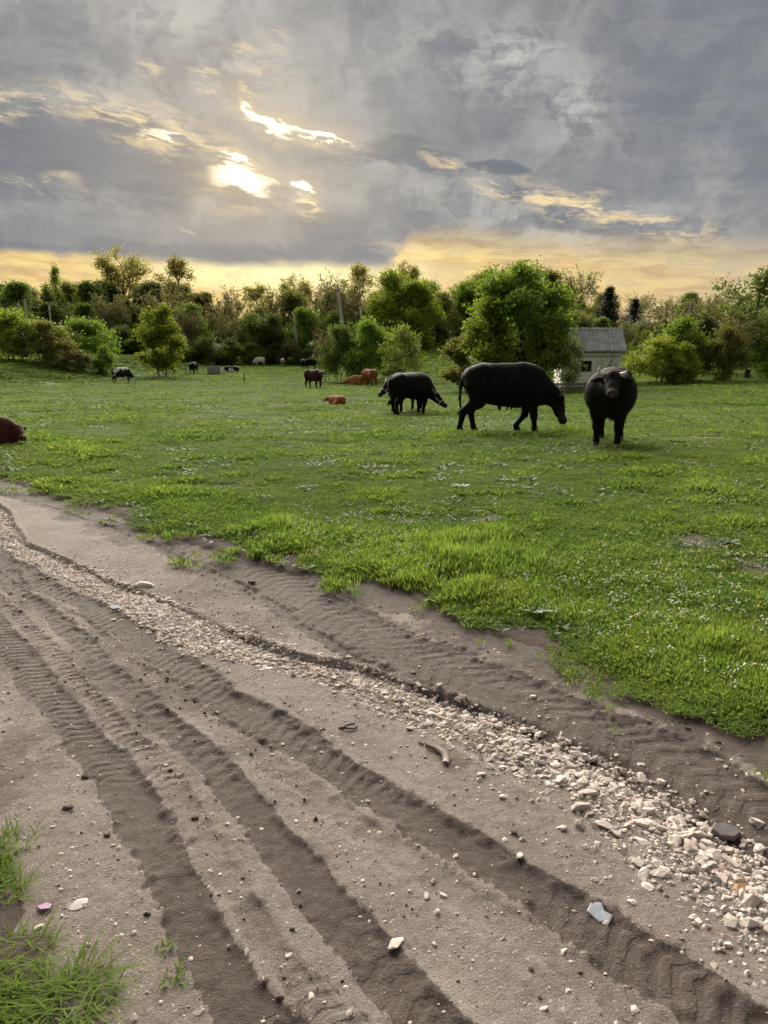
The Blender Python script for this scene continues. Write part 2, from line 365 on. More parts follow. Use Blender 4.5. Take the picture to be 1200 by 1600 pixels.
# ---------------------------------------------------------------- ground materials
def soil_nodes(t, wet, tint=None):
    v = pos(t)
    a = noise(v, 3.0, 5, 0.65); b = noise(v, 22, 5, 0.7); c = noise(v, 120, 4, 0.7)
    dry = mixc(step(a * 0.6 + b * 0.5, 0.38, 0.72), (0.192, 0.160, 0.138), (0.286, 0.250, 0.222))
    dry = mixc(step(noise(v, 1.7, 3, 0.6), 0.5, 0.72) * 0.5, dry, (0.255, 0.192, 0.165))
    dry = mixc(step(c, 0.60, 0.72) * 0.55, dry, (0.42, 0.37, 0.32))
    dry = mixc(step(c, 0.42, 0.30) * 0.5, dry, (0.125, 0.096, 0.076))
    mud = mixc(step(b * 0.6 + a * 0.4, 0.35, 0.7), (0.074, 0.057, 0.049), (0.128, 0.103, 0.089))
    mud = mixc(step(c, 0.62, 0.74) * 0.35, mud, (0.24, 0.20, 0.17))
    e = noise(v, 260, 3, 0.75)
    pb = noise(v, 75, 2, 0.5)
    dry = mixc(step(pb, 0.66, 0.70) * 0.8, dry, (0.44, 0.39, 0.34)); dry = mixc(step(pb, 0.33, 0.29) * 0.7, dry, (0.10, 0.078, 0.062))
    dry = mixc(step(noise(v, 0.9, 4, 0.65), 0.52, 0.66) * 0.55, dry, (0.34, 0.30, 0.255))
    dry = mixc(step(e, 0.57, 0.64) * 0.8, dry, (0.38, 0.335, 0.29)); dry = mixc(step(e, 0.43, 0.36) * 0.75, dry, (0.11, 0.085, 0.068))
    mud = mixc(step(e, 0.60, 0.68) * 0.4, mud, (0.17, 0.135, 0.11)); mud = mixc(step(e, 0.40, 0.33) * 0.5, mud, (0.042, 0.031, 0.025))
    f = step(wet + (b - 0.5) * 0.45 + (c - 0.5) * 0.25, 0.28, 0.52)
    col = mixc(f, dry, mud)
    hgt = b * 0.6 + c * 0.6 + e * 0.45
    return col, hgt, f
def mat_track():
    m, t, out = new_mat('packed_earth')
    col, hgt, f = soil_nodes(t, attr(t, 'wet'))
    v = pos(t); tri = N.m('ABSOLUTE', N.m('FRACT', attr(t, 'lug_phase') + (noise(v, 16, 3, 0.6) - 0.5) * 0.55) - 0.5)
    lug = step(tri, 0.15, 0.30) * attr(t, 'lug_mask') * step(noise(v, 9, 4, 0.7), 0.36, 0.5)
    p = bsdf(t, col, 0.9, 0.15, bump(t, hgt + lug * 0.42, 0.9, 0.022)); t.links.new((f * -0.14 + 0.95).k, p.inputs['Roughness'])
    t.links.new(p.outputs[0], out.inputs[0]); return m
def mat_ground():
    m, t, out = new_mat('meadow_soil')
    col, hgt, f = soil_nodes(t, N.m('ADD', 0.35, noise(pos(t), 0.8, 3, 0.6) * 0.5))
    v = pos(t)
    g = noise(v, 0.35, 4, 0.6); g2 = noise(v, 2.3, 5, 0.65)
    grass = mixc(step(g * 0.6 + g2 * 0.5, 0.38, 0.7), (0.092, 0.160, 0.034), (0.170, 0.240, 0.052))
    col = mixc(attr(t, 'turf'), col, grass)
    p = bsdf(t, col, 0.95, 0.1, bump(t, hgt + g2, 0.8, 0.03)); t.links.new(p.outputs[0], out.inputs[0]); return m
M_TRACK, M_GROUND = mat_track(), mat_ground()

def grid_faces(nx, ny):
    i = np.arange(nx * ny).reshape(ny, nx)
    return np.stack([i[:-1, :-1], i[:-1, 1:], i[1:, 1:], i[1:, :-1]], -1).reshape(-1, 4)
def warp_axis(lo, hi, fine, n):
    u = np.linspace(-1, 1, n); k = 6.2
    a = np.sinh(u * k) / np.sinh(k)
    return np.where(a < 0, -a * lo, a * hi) + 0 * fine
gx = np.concatenate([-np.geomspace(3000, 14, 46), np.linspace(-13.6, 13.6, 190), np.geomspace(14, 3000, 46)])
gy = np.concatenate([-np.geomspace(600, 2.2, 18), np.linspace(-2, 16, 150), np.geomspace(16.2, 270, 130), np.geomspace(285, 4000, 14)])
GX, GY = np.meshgrid(gx, gy)
gz = terrain(GX, GY)
e = in_track(GX, GY)
gz = gz - 0.14 * sst(-0.02, 0.22, e) * (GY < 60) + 0.030 * (fbm(GX, GY, 1.6, 3, 21) - 0.35) * sst(0.05, -0.5, e)
me = mesh_np('ground', np.stack([GX, GY, gz], -1).reshape(-1, 3), grid_faces(len(gx), len(gy)), M_GROUND, True)
bare = np.maximum.reduce([np.exp(-(((GX - a) / r) ** 2 + ((GY - b) / r2) ** 2)) for a, b, r, r2 in ((2.65, 6.05, 0.32, 0.6), (2.75, 5.3, 0.25, 0.4), (0.52, 4.95, 0.22, 0.14), (1.0, 6.9, 0.3, 0.3), (-1.9, 8.6, 0.5, 0.3), (-3.2, 8.9, 0.3, 0.25), (6.2, 14, 0.8, 0.6))])
turf = sst(-0.02, -0.5, e + (fbm(GX, GY, 1.5, 4, 44) - 0.5) * 0.9) * (1 - 0.9 * bare)
set_attr(me, 'turf', turf.ravel())
ground = tag(obj('ground', me), kind='structure')
ground['label'] = 'green pasture ground sloping away to the wooded edge'

def stretch(lo, hi, d0, d1, x0):
    v = [x0]
    while v[-1] < hi: v.append(v[-1] + d0 + (d1 - d0) * min(1, max(0, (v[-1] - x0) / (hi - x0))))
    w = [x0]
    while w[-1] > lo: w.append(w[-1] - 0.08)
    return np.array(w[:0:-1] + v)
ss = np.concatenate([np.arange(-4, 0.2, 0.06), np.arange(0.2, 3.4, 0.0115), np.arange(3.4, 6.2, 0.018), np.geomspace(6.22, 34, 300)])
tt = np.concatenate([np.arange(-0.35, 0.3, 0.03), np.arange(0.3, 3.15, 0.0115), np.arange(3.15, 3.7, 0.03)])
TT, SS = np.meshgrid(tt, ss)
hh, wt, gl, lp, lm = track(SS, TT)
RX, RY = SS * DS[0] + TT * DN[0], SS * DS[1] + TT * DN[1]
rim = np.minimum(far_edge(SS) + 0.30 - TT, TT - near_edge(SS) + 0.30)
keepz = terrain(RX, RY) + hh - 0.25 * sst(0.12, -0.15, rim) - 0.012
rv = np.stack([RX, RY, keepz], -1).reshape(-1, 3)
rf = grid_faces(len(tt), len(ss))
rf = rf[(rim.ravel()[rf].max(1) > -0.18)]
used = np.unique(rf); remap = np.full(len(rv), -1); remap[used] = np.arange(len(used))
me = mesh_np('dirt_road', rv[used], remap[rf], M_TRACK, True)
set_attr(me, 'wet', wt.ravel()[used]); set_attr(me, 'lug_phase', lp.ravel()[used]); set_attr(me, 'lug_mask', lm.ravel()[used])
road = tag(obj('dirt_road', me), kind='structure')
road['label'] = 'rutted dirt track with tyre marks and a stony gully'
def road_z(x, y): return track_z(x, y) - 0.012

# ---------------------------------------------------------------- stones of the gully
def ico(sub):
    import bmesh
    bm = bmesh.new(); bmesh.ops.create_icosphere(bm, subdivisions=sub, radius=1.0)
    v = np.array([p.co[:] for p in bm.verts]); f = np.array([[q.index for q in p.verts] for p in bm.faces]); bm.free(); return v, f
def stone_shape(seed, sub=2):
    r = np.random.default_rng(seed); v, f = ico(sub)
    for _ in range(14 if sub > 1 else 7):      # cut flat facets
        n = r.normal(size=3); n /= np.linalg.norm(n); d = r.uniform(0.38, 0.72)
        k = v @ n - d; v = v - np.outer(np.maximum(k, 0) * 1.0, n)
    return v * np.array([1.25, r.uniform(0.75, 1.1), r.uniform(0.5, 0.85)]), f
def mat_stone():
    m, t, out = new_mat('limestone')
    v = objco(t); oi = t.nodes.new('ShaderNodeObjectInfo'); r = N.m('ADD', N(oi.outputs['Random']), attr(t, 'tone')) 
    a = noise(v, 3.0, 4, 0.65); b = noise(pos(t), 60, 3, 0.7)
    c = mixc(N.m('FRACT', r * 1.7), (0.53, 0.48, 0.425), (0.42, 0.345, 0.295))
    c = mixc(step(N.m('FRACT', r * 5.3), 0.80, 0.95) * 0.7, c, (0.27, 0.245, 0.225))
    c = mixc(step(a, 0.5, 0.72) * 0.5, c, (0.33, 0.25, 0.195))
    c = mixc(step(b, 0.55, 0.75) * 0.35, c, (0.20, 0.16, 0.13))
    p = bsdf(t, c, 0.85, 0.2, bump(t, a + b * 0.7, 0.4, 0.01)); t.links.new(p.outputs[0], out.inputs[0]); return m
M_STONE = mat_stone()
n = 26000
sv = np.concatenate([rng.uniform(0.2, 6.5, n), rng.uniform(6.5, 14, 900)])
sv = np.concatenate([sv, rng.uniform(3.2, 9.0, 7000), rng.uniform(0.8, 6.0, 15000)]); kind = rng.random(len(sv)); kind[-15000:] = 0.95; kind[-22000:-15000] = 0.3
ws = np.interp(sv, *S_W); tc = np.interp(sv, *L_S)
tv = tc + np.where(kind < 0.62, rng.normal(0, 0.42, len(sv)), rng.normal(0, 0.9, len(sv))) * ws
stray = kind > 0.80
tv = np.where(stray, rng.uniform(0.4, 2.9, len(sv)), tv)
size = 0.0045 * np.exp(rng.exponential(0.62, len(sv)))
size = np.minimum(size, np.where(sv < 1.6, 0.036, 0.022)) * np.where(stray, 0.46, 1.0)
pile = np.abs(tv - tc) < ws * 1.05
size = np.where(pile & (rng.random(len(sv)) < 0.35), np.where(sv > 3.6, rng.uniform(0.013, 0.026, len(sv)), rng.uniform(0.007, 0.015, len(sv))), size)
size = np.where(pile & (sv < 2.6) & (rng.random(len(sv)) < 0.05), rng.uniform(0.015, 0.030, len(sv)), size)
thin = (sv < 3.3) & (tv < tc) & (rng.random(len(sv)) < 0.45)
wet_here = track(sv, tv)[1]
keep = ~thin & ~((wet_here > 0.5) & ~pile & (rng.random(len(sv)) < 0.75))
sv, tv, size, pile = sv[keep], tv[keep], size[keep], pile[keep]
sx, sy = sv * DS[0] + tv * DN[0], sv * DS[1] + tv * DN[1]
sz = road_z(sx, sy) + size * np.where(pile, rng.uniform(-0.3, 0.2, len(sx)), rng.uniform(-0.2, 0.1, len(sx)))
view = (np.abs(sx) < 0.50 * sy + 0.08) & (sy > 1.5)
rank = np.where(view, size / np.hypot(np.hypot(sx, sy), 1.6), 0)
order = np.argsort(-rank)
shapes = [stone_shape(k, 2) for k in range(10)]
stone_me = []
for k in range(10):
    q = mesh_np('stone', shapes[k][0], shapes[k][1], M_STONE); set_attr(q, 'tone', np.full(len(shapes[k][0]), k * 0.37)); stone_me.append(q)
for i in order[:300]:
    o = obj('stone', stone_me[i % 10], road, (sx[i], sy[i], sz[i])); s = float(size[i])
    o.scale = (s * rng.uniform(0.9, 1.2), s * rng.uniform(0.8, 1.1), s * rng.uniform(0.85, 1.1)); o.rotation_euler = (rng.normal(0, 0.3), rng.normal(0, 0.3), rng.uniform(0, 6.28))
sh1 = [stone_shape(100 + k, 1) for k in range(8)]; VV = []; FF = []; TN = []; nv = 0
for i in order[300:]:
    v, f = sh1[i % 8]; a = rng.uniform(0, 6.28); c_, s_ = math.cos(a), math.sin(a)
    w = v * size[i] * rng.uniform(0.85, 1.15, 3)
    w = np.stack([w[:, 0] * c_ - w[:, 1] * s_, w[:, 0] * s_ + w[:, 1] * c_, w[:, 2] + w[:, 0] * rng.normal(0, 0.25)], -1) + (sx[i], sy[i], sz[i])
    VV.append(w); FF.append(f + nv); nv += len(w); TN.append(np.full(len(w), rng.random()))
me = mesh_np('gravel', np.concatenate(VV), np.concatenate(FF), M_STONE); set_attr(me, 'tone', np.concatenate(TN))
tag(obj('gravel', me, road), kind='stuff')

# clods of earth thrown up by the tyres
cn = 700
cs, lines = rng.uniform(0.5, 6.0, cn), [L_C, L_D, L_E, L_A]
offs = {0: (0.19, -0.19), 1: (0.15, -0.15), 2: (0.14, -0.14), 3: (-0.32, 0.3)}
VV = []; FF = []; nv = 0
for i in range(cn):
    j = i % 4; t0 = np.interp(cs[i], *lines[j]) + offs[j][int(rng.random() < 0.4)] + rng.normal(0, 0.05)
    x, y = cs[i] * DS[0] + t0 * DN[0], cs[i] * DS[1] + t0 * DN[1]; r = 0.003 * math.exp(rng.exponential(0.5)); r = min(r, 0.012)
    v, f = sh1[i % 8]; w = v * r * rng.uniform(0.7, 1.3, 3) + (x, y, float(road_z(x, y)) + r * 0.2)
    VV.append(w); FF.append(f + nv); nv += len(w)
M_CLOD = simple('damp_earth', (0.055, 0.040, 0.031), (0.105, 0.080, 0.064), 40, 0.95, 0.1, 0.5, 0.01, True)
tag(obj('clods', mesh_np('clods', np.concatenate(VV), np.concatenate(FF), M_CLOD), road), kind='stuff')

# ================================================================ grass and flowers
def mat_grass():
    m, t, out = new_mat('meadow_grass')
    v = pos(t); h = attr(t, 'h'); k = attr(t, 'shade')
    g = noise(v, 0.30, 4, 0.6); g2 = noise(v, 1.9, 4, 0.65)
    c = mixc(step(g * 0.55 + g2 * 0.55, 0.40, 0.70), (0.105, 0.200, 0.040), (0.215, 0.305, 0.060))
    c = mixc(step(g2, 0.57, 0.72) * 0.45, c, (0.078, 0.175, 0.042))
    c = mixc(step(k, 0.80, 0.95) * 0.55, c, (0.24, 0.23, 0.09))
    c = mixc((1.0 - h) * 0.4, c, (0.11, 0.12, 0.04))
    d = bsdf(t, c, 0.85, 0.06)
    tr = t.nodes.new('ShaderNodeBsdfTranslucent'); t.links.new(mixc(1.0, c, (1.12, 1.15, 0.72), 'MULTIPLY').k, tr.inputs[0])
    mx = t.nodes.new('ShaderNodeMixShader'); mx.inputs[0].default_value = 0.5
    t.links.new(d.outputs[0], mx.inputs[1]); t.links.new(tr.outputs[0], mx.inputs[2]); t.links.new(mx.outputs[0], out.inputs[0])
    return m
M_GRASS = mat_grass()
M_HERB = leafy('herb_leaf', (0.050, 0.100, 0.026), (0.100, 0.165, 0.055), 0.3, 0.4, 3.0)
M_PETAL = simple('petal', (0.70, 0.70, 0.60), (0.80, 0.80, 0.72), 30, 0.6, 0.2, 0.0, 0.001)
M_YELLOW = simple('yellow_petal', (0.62, 0.50, 0.05), (0.75, 0.62, 0.10), 30, 0.6, 0.2, 0.0, 0.001)

def blade_set(n, seed, wid, lean, hmin=0.45, r=1.0):
    """unit tuft: spread over a disc of radius r, blades up to 1 high"""
    g = np.random.default_rng(seed); V = []; Q = []; T = []; H = []; K = []; nv = 0
    for i in range(n):
        a = g.uniform(0, 6.28); q = r * math.sqrt(g.random()); b = g.uniform(0, 6.28) if g.random() < 0.6 else a + g.normal(0, 0.5)
        p = np.array([q * math.cos(a), q * math.sin(a), -0.08]); L = g.uniform(hmin, 1.0); l = lean * g.uniform(0.3, 1.3) * L
        d = np.array([math.cos(b), math.sin(b), 0]); s = np.array([-d[1], d[0], 0]) * wid * g.uniform(0.7, 1.3); tw = g.normal(0, 0.5)
        s = s * math.cos(tw) + d * wid * math.sin(tw)
        k = g.random()
        for u, w in ((0, 0.9), (0.45, 1.0), (0.8, 0.65)):
            c = p + d * l * u ** 1.9 + np.array([0, 0, L * (u - 0.22 * u ** 3 * lean)])
            V += [c - s * w, c + s * w]; H += [u, u]; K += [k, k]
        V.append(p + d * l + np.array([0, 0, L * (1 - 0.22 * lean)])); H.append(1); K.append(k)
        Q += [(nv, nv + 1, nv + 3, nv + 2), (nv + 2, nv + 3, nv + 5, nv + 4)]; T.append((nv + 4, nv + 5, nv + 6)); nv += 7
    me = mesh_np('grass_tuft', V, [Q, T], M_GRASS); set_attr(me, 'h', H); set_attr(me, 'shade', K); return me
def leaf_set(n, seed):
    g = np.random.default_rng(seed); V = []; Q = []; K = []; nv = 0
    for i in range(n):
        a = g.uniform(0, 6.28); L = g.uniform(0.5, 1.0); w = L * 0.17; d = np.array([math.cos(a), math.sin(a), 0]); s = np.array([-d[1], d[0], 0]); up = g.uniform(0.15, 0.9); k = g.random()
        for u, ww in ((0.05, 0.25), (0.4, 0.9), (0.75, 0.8), (1.0, 0.1)):
            c = d * L * u + np.array([0, 0, L * (up * u - 0.5 * up * u * u)]); V += [c - s * w * ww, c + s * w * ww + np.array([0, 0, 0.02])]; K += [k, k]
        for j in range(3): Q.append((nv + 2 * j, nv + 2 * j + 1, nv + 2 * j + 3, nv + 2 * j + 2))
        nv += 8
    me = mesh_np('herb', V, np.array(Q), M_HERB); set_attr(me, 'shade', K); return me
def flower_set(n, seed, petal):
    g = np.random.default_rng(seed); mb = MB(); hd = []
    for i in range(n):
        a, q = g.uniform(0, 6.28), math.sqrt(g.random()); p = np.array([q * math.cos(a), q * math.sin(a), 0]); L = g.uniform(0.6, 1.0); d = np.array([g.normal(0, 0.25), g.normal(0, 0.25), L])
        pts = [p, p + d * 0.5 + (0, 0, 0.03), p + d]; mb.tube(pts, 0.018, 3, False)
        for j in range(g.integers(2, 5)): hd.append(p + d * g.uniform(0.85, 1.05) + np.array([g.normal(0, 0.09), g.normal(0, 0.09), g.normal(0, 0.03)]))
    n0 = sum(len(x) for x in mb.q)
    for c in hd:
        r = g.uniform(0.035, 0.06); an = np.arange(6) * math.pi / 3
        tl = g.normal(0, 0.35, 2)
        ring = np.stack([np.cos(an) * r, np.sin(an) * r, (np.cos(an) * tl[0] + np.sin(an) * tl[1]) * r], -1) + c
        mb.add(np.concatenate([[c + (0, 0, r * 0.5)], ring, [c - (0, 0, r * 0.5)]]), None, [(0, 1 + j, 1 + (j + 1) % 6) for j in range(6)] + [(7, 1 + (j + 1) % 6, 1 + j) for j in range(6)])
    me = mb.mesh('flower', M_GRASS); me.materials.append(petal)
    mi = np.zeros(len(me.polygons), np.int32); mi[n0:] = 1; me.polygons.foreach_set('material_index', mi)
    set_attr(me, 'h', np.full(len(me.vertices), 0.8)); set_attr(me, 'shade', np.full(len(me.vertices), 0.3)); return me

def scatter(name, label, P, rz, sxy, szz, idx, protos, tilt=None):
    """one 'stuff' object: a cloud of points, each carrying one of the prototype tufts"""
    c = bpy.data.collections.new(name + '_kinds')
    for i, q in enumerate(protos): c.objects.link(bpy.data.objects.new('%s_kind_%02d' % (name, i), q))
    me = bpy.data.meshes.new(name); me.vertices.add(len(P)); me.vertices.foreach_set('co', np.asarray(P, np.float32).ravel())
    for nm, v in (('rz', rz), ('sxy', sxy), ('szz', szz)): set_attr(me, nm, v)
    a = me.attributes.new('kind_index', 'INT', 'POINT'); a.data.foreach_set('value', np.asarray(idx, np.int32))
    o = tag(obj(name, me), kind='stuff'); o['label'] = label
    g = bpy.data.node_groups.new(name, 'GeometryNodeTree')
    g.interface.new_socket('Geometry', in_out='INPUT', socket_type='NodeSocketGeometry'); g.interface.new_socket('Geometry', in_out='OUTPUT', socket_type='NodeSocketGeometry')
    nn = g.nodes.new; gi, go = nn('NodeGroupInput'), nn('NodeGroupOutput')
    m2p = nn('GeometryNodeMeshToPoints'); ci = nn('GeometryNodeCollectionInfo'); ci.inputs['Collection'].default_value = c; ci.inputs['Separate Children'].default_value = True; ci.inputs['Reset Children'].default_value = True
    iop = nn('GeometryNodeInstanceOnPoints'); iop.inputs['Pick Instance'].default_value = True
    def na(nm, ty):
        x = nn('GeometryNodeInputNamedAttribute'); x.data_type = ty; x.inputs['Name'].default_value = nm; return x.outputs['Attribute']
    cr, cs = nn('ShaderNodeCombineXYZ'), nn('ShaderNodeCombineXYZ')
    l = g.links.new
    l(na('rz', 'FLOAT'), cr.inputs[2]); k = na('sxy', 'FLOAT'); l(k, cs.inputs[0]); l(k, cs.inputs[1]); l(na('szz', 'FLOAT'), cs.inputs[2])
    l(gi.outputs[0], m2p.inputs[0]); l(m2p.outputs[0], iop.inputs['Points']); l(ci.outputs[0], iop.inputs['Instance']); l(na('kind_index', 'INT'), iop.inputs['Instance Index'])
    l(cr.outputs[0], iop.inputs['Rotation']); l(cs.outputs[0], iop.inputs['Scale']); l(iop.outputs[0], go.inputs[0])
    md = o.modifiers.new('scatter', 'NODES'); md.node_group = g
    return o
BARE = ((2.65, 6.05, 0.36, 0.6), (2.75, 5.3, 0.28, 0.4), (0.52, 4.95, 0.26, 0.16), (1.0, 6.9, 0.3, 0.3), (-1.9, 8.6, 0.5, 0.3), (-3.2, 8.9, 0.3, 0.25), (6.2, 14, 0.8, 0.6))
def bare_at(x, y): return np.maximum.reduce([np.exp(-(((x - a) / r) ** 2 + ((y - b) / r2) ** 2)) for a, b, r, r2 in BARE])
def meadow_points(n, rmin, rmax, seed, az=0.66):
    g = np.random.default_rng(seed); r = np.exp(g.uniform(math.log(rmin), math.log(rmax), n)); a = g.uniform(-az, az, n)
    return r * np.sin(a), r * np.cos(a), r, g
gxp, gyp, gr, g = meadow_points(210000, 2.3, 128, 11)
nx_, ny_ = g.uniform(-2.6, -0.4, 9000), g.uniform(0.7, 3.6, 9000); ok = ny_ < near_edge(to_st(nx_, ny_)[0]) * 1.6 - nx_ * 1.27 - 0.2
gxp, gyp = np.concatenate([gxp, nx_[ok]]), np.concatenate([gyp, ny_[ok]]); gr = np.concatenate([gr, np.full(int(ok.sum()), 2.6)])
ed = in_track(gxp, gyp) + (fbm(gxp, gyp, 1.5, 4, 44) - 0.5) * 0.9 * (gr > 2.7)
ok = (ed < 0.0) & (g.random(len(gxp)) > bare_at(gxp, gyp) * 1.1) & ~((ed > -0.5) & (g.random(len(gxp)) < 0.75 * (1 + ed / 0.5)))
gxp, gyp, gr, ed = gxp[ok], gyp[ok], gr[ok], ed[ok]
bx, by, br, g = meadow_points(26000, 2.3, 14, 17); be = in_track(bx, by); ok = (be > -0.1) & (be < 0.55) & (to_st(bx, by)[1] > 1.4) & (g.random(len(bx)) < sst(0.52, 0.66, fbm(bx, by, 3.2, 3, 140)) * (1 - be / 0.55) * 0.8)
gxp, gyp, gr, ed = np.concatenate([gxp, bx[ok]]), np.concatenate([gyp, by[ok]]), np.concatenate([gr, br[ok]]), np.concatenate([ed, np.full(int(ok.sum()), -0.12)])
lush = fbm(gxp, gyp, 0.55, 3, 101); lush2 = fbm(gxp, gyp, 2.1, 3, 102)
strip = np.exp(-((ed + 0.75) / 0.55) ** 2) * (gyp < 9)          # longer grass along the track
hgt = 0.030 + 0.085 * sst(0.42, 0.72, lush) * lush2 + 0.045 * sst(0.58, 0.74, lush2) + 0.055 * strip * (0.4 + lush2)
hgt = hgt * g.uniform(0.6, 1.35, len(gxp)) * (1 - 0.5 * bare_at(gxp, gyp)) * sst(0.1, -0.45, ed) ** 0.5 * (1 + 0.010 * gr) * np.where(gr == 2.6, 0.55, 1.0)
sxy = np.clip(1.75 * gr / 184, 0.026, 1.2) * g.uniform(0.7, 1.4, len(gxp))
kinds = [blade_set(16, 1, 0.075, 0.75), blade_set(13, 2, 0.085, 1.0), blade_set(18, 3, 0.060, 0.5), blade_set(11, 4, 0.11, 0.9)]
gp = np.stack([gxp, gyp, terrain(gxp, gyp) + 0.03 * (fbm(gxp, gyp, 1.6, 3, 21) - 0.35)], -1)
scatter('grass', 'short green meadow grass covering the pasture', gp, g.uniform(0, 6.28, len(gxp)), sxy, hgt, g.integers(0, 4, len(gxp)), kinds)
# broad-leaved herbs among the grass
hx, hy, hr, g = meadow_points(9000, 2.4, 40, 12)
ed = in_track(hx, hy); ok = (ed < -0.02) & (g.random(len(hx)) < sst(0.48, 0.62, fbm(hx, hy, 1.2, 2, 120)) + 0.25 * (ed > -0.6))
hx, hy, hr = hx[ok], hy[ok], hr[ok]; sz_ = np.clip(0.035 + hr * 0.0035, 0, 0.14) * g.uniform(0.6, 1.4, len(hx))
scatter('meadow_herbs', 'low broad leaved herbs among the grass', np.stack([hx, hy, terrain(hx, hy) + 0.01], -1), g.uniform(0, 6.28, len(hx)), sz_, sz_ * g.uniform(0.8, 1.6, len(hx)), g.integers(0, 2, len(hx)), [leaf_set(7, 5), leaf_set(10, 6)])
# small white flowers in drifts
fx, fy, fr, g = meadow_points(15000, 2.6, 75, 13)
drift = np.maximum(sst(0.50, 0.66, fbm(fx, fy, 0.5, 3, 130)), 0.9 * np.exp(-((fx - 2.2) / 1.6) ** 2 - ((fy - 4.6) / 1.2) ** 2))
ed = in_track(fx, fy); ok = (ed < -0.25) & (g.random(len(fx)) < drift * 0.75 * np.where(fr > 14, 0.5, 1.0))
fx, fy, fr = fx[ok], fy[ok], fr[ok]
fs = np.clip(0.085 + 0.0012 * fr, 0, 0.16) * g.uniform(0.7, 1.2, len(fx))
scatter('white_flowers', 'tiny white flowers dotted over the pasture', np.stack([fx, fy, terrain(fx, fy)], -1), g.uniform(0, 6.28, len(fx)), fs, np.clip(fs * 1.15, 0.08, 0.24), g.integers(0, 12, len(fx)) // 5, [flower_set(3, 21, M_PETAL), flower_set(2, 22, M_PETAL), flower_set(2, 23, M_YELLOW)])

# separate tufts at the near edge of the track and on it
def near_tuft(x, y, r, n, h, label):
    e_ = empty('grass_tuft', (x, y, float(road_z(x, y))), rng.uniform(0, 6.28))
    me = blade_set(n, int(1000 * abs(x) + 77 * y), 0.0022 / r, 1.3, 0.35); o = obj('blades', me, e_); o.scale = (r, r, h); o['kind'] = 'stuff'
    tag(e_, label, 'grass', 'tufts of grass on the near side of the track')
near_tuft(-1.24, 2.16, 0.08, 90, 0.07, 'small grass tuft at the left edge of the frame, farthest of the near tufts')
near_tuft(-1.17, 1.94, 0.09, 150, 0.075, 'flattened grass tuft at the left edge above the two bottom tufts')
near_tuft(-0.99, 1.70, 0.09, 170, 0.05, 'dark green grass tuft beside the largest tuft at bottom left')
near_tuft(-0.80, 1.555, 0.12, 380, 0.06, 'largest bright green grass tuft at the bottom left corner')
near_tuft(-1.03, 1.55, 0.10, 220, 0.06, 'grass tuft in the very bottom left corner, half out of frame')
near_tuft(-0.60, 1.72, 0.03, 26, 0.022, 'tiny grass sprig on bare dirt, the upper of two')
near_tuft(-0.55, 1.63, 0.035, 34, 0.024, 'tiny grass sprig on bare dirt, the lower of two')
# thistle-like rosettes
def rosette(x, y, r, label):
    o = obj('weed_rosette', leaf_set(16, int(abs(x) * 100)), None, (x, y, float(terrain(x, y)) + 0.03)); o.scale = (r, r, r * 0.8)
    tag(o, label, 'weed', 'grey green weed rosettes in the grass')
rosette(2.86, 5.92, 0.13, 'grey green weed rosette beside the bare stony patch at right')
rosette(0.92, 4.28, 0.09, 'grey green weed rosette at the grass edge by the track')
rosette(-0.35, 5.35, 0.09, 'small weed rosette at the grass edge left of centre')
rosette(0.9, 8.4, 0.16, 'dark weed rosette out in the open pasture')

# ================================================================ litter on the track
M_CLAY = simple('old_rubber', (0.15, 0.11, 0.09), (0.22, 0.175, 0.15), 25, 0.75, 0.25, 0.4, 0.01)
M_SLATE = simple('blue_grey_shard', (0.17, 0.195, 0.225), (0.24, 0.265, 0.295), 12, 0.5, 0.35, 0.15, 0.01)
M_BLACK = simple('black_scrap', (0.02, 0.018, 0.016), (0.045, 0.04, 0.036), 30, 0.7, 0.3, 0.2, 0.01)
M_STALK = simple('dry_stalk', (0.20, 0.15, 0.11), (0.36, 0.28, 0.20), 12, 0.9, 0.1, 0.3, 0.01)
M_DARKST = simple('dark_stone', (0.085, 0.075, 0.075), (0.15, 0.13, 0.125), 20, 0.8, 0.25, 0.3, 0.01)
M_OCHRE = simple('ochre_stone', (0.30, 0.16, 0.075), (0.46, 0.29, 0.16), 14, 0.75, 0.25, 0.3, 0.01)
M_WHITE = simple('chalk', (0.46, 0.42, 0.37), (0.56, 0.52, 0.47), 14, 0.85, 0.2, 0.3, 0.01)
M_PURPLE = simple('purple_plastic', (0.16, 0.055, 0.13), (0.24, 0.09, 0.20), 14, 0.5, 0.35, 0.2, 0.01)
def on_road(x, y): return (x, y, float(road_z(x, y)))
# curved strip, wide end towards the viewer
pts = np.array([(-0.075, 0.075), (-0.045, 0.068), (-0.012, 0.045), (0.012, 0.012), (0.018, -0.025), (0.010, -0.06)]); wd = [0.008, 0.013, 0.017, 0.019, 0.019, 0.015]
mb = MB(); ring = []
tan = np.gradient(pts, axis=0); tan /= np.linalg.norm(tan, axis=1)[:, None]; nr = np.stack([-tan[:, 1], tan[:, 0]], -1)
for p, n_, w in zip(pts, nr, wd):
    for k, z in ((-1, 0.002), (-0.75, 0.012), (0, 0.016), (0.75, 0.012), (1, 0.002)): ring.append((p[0] + n_[0] * w * k, p[1] + n_[1] * w * k, z))
q = [(i * 5 + j, i * 5 + j + 1, i * 5 + j + 6, i * 5 + j + 5) for i in range(5) for j in range(4)] + [(i * 5 + 4, i * 5, i * 5 + 5, i * 5 + 9) for i in range(5)]
mb.add(ring, q, [(0, 1, 2), (0, 2, 3), (0, 3, 4), (25, 27, 26), (25, 28, 27), (25, 29, 28)])
o = mb.obj('curved_strip', M_CLAY, None, True); o.location = on_road(0.235, 2.70); o.location.z += 0.004; o.scale = (0.85, 0.95, 1)
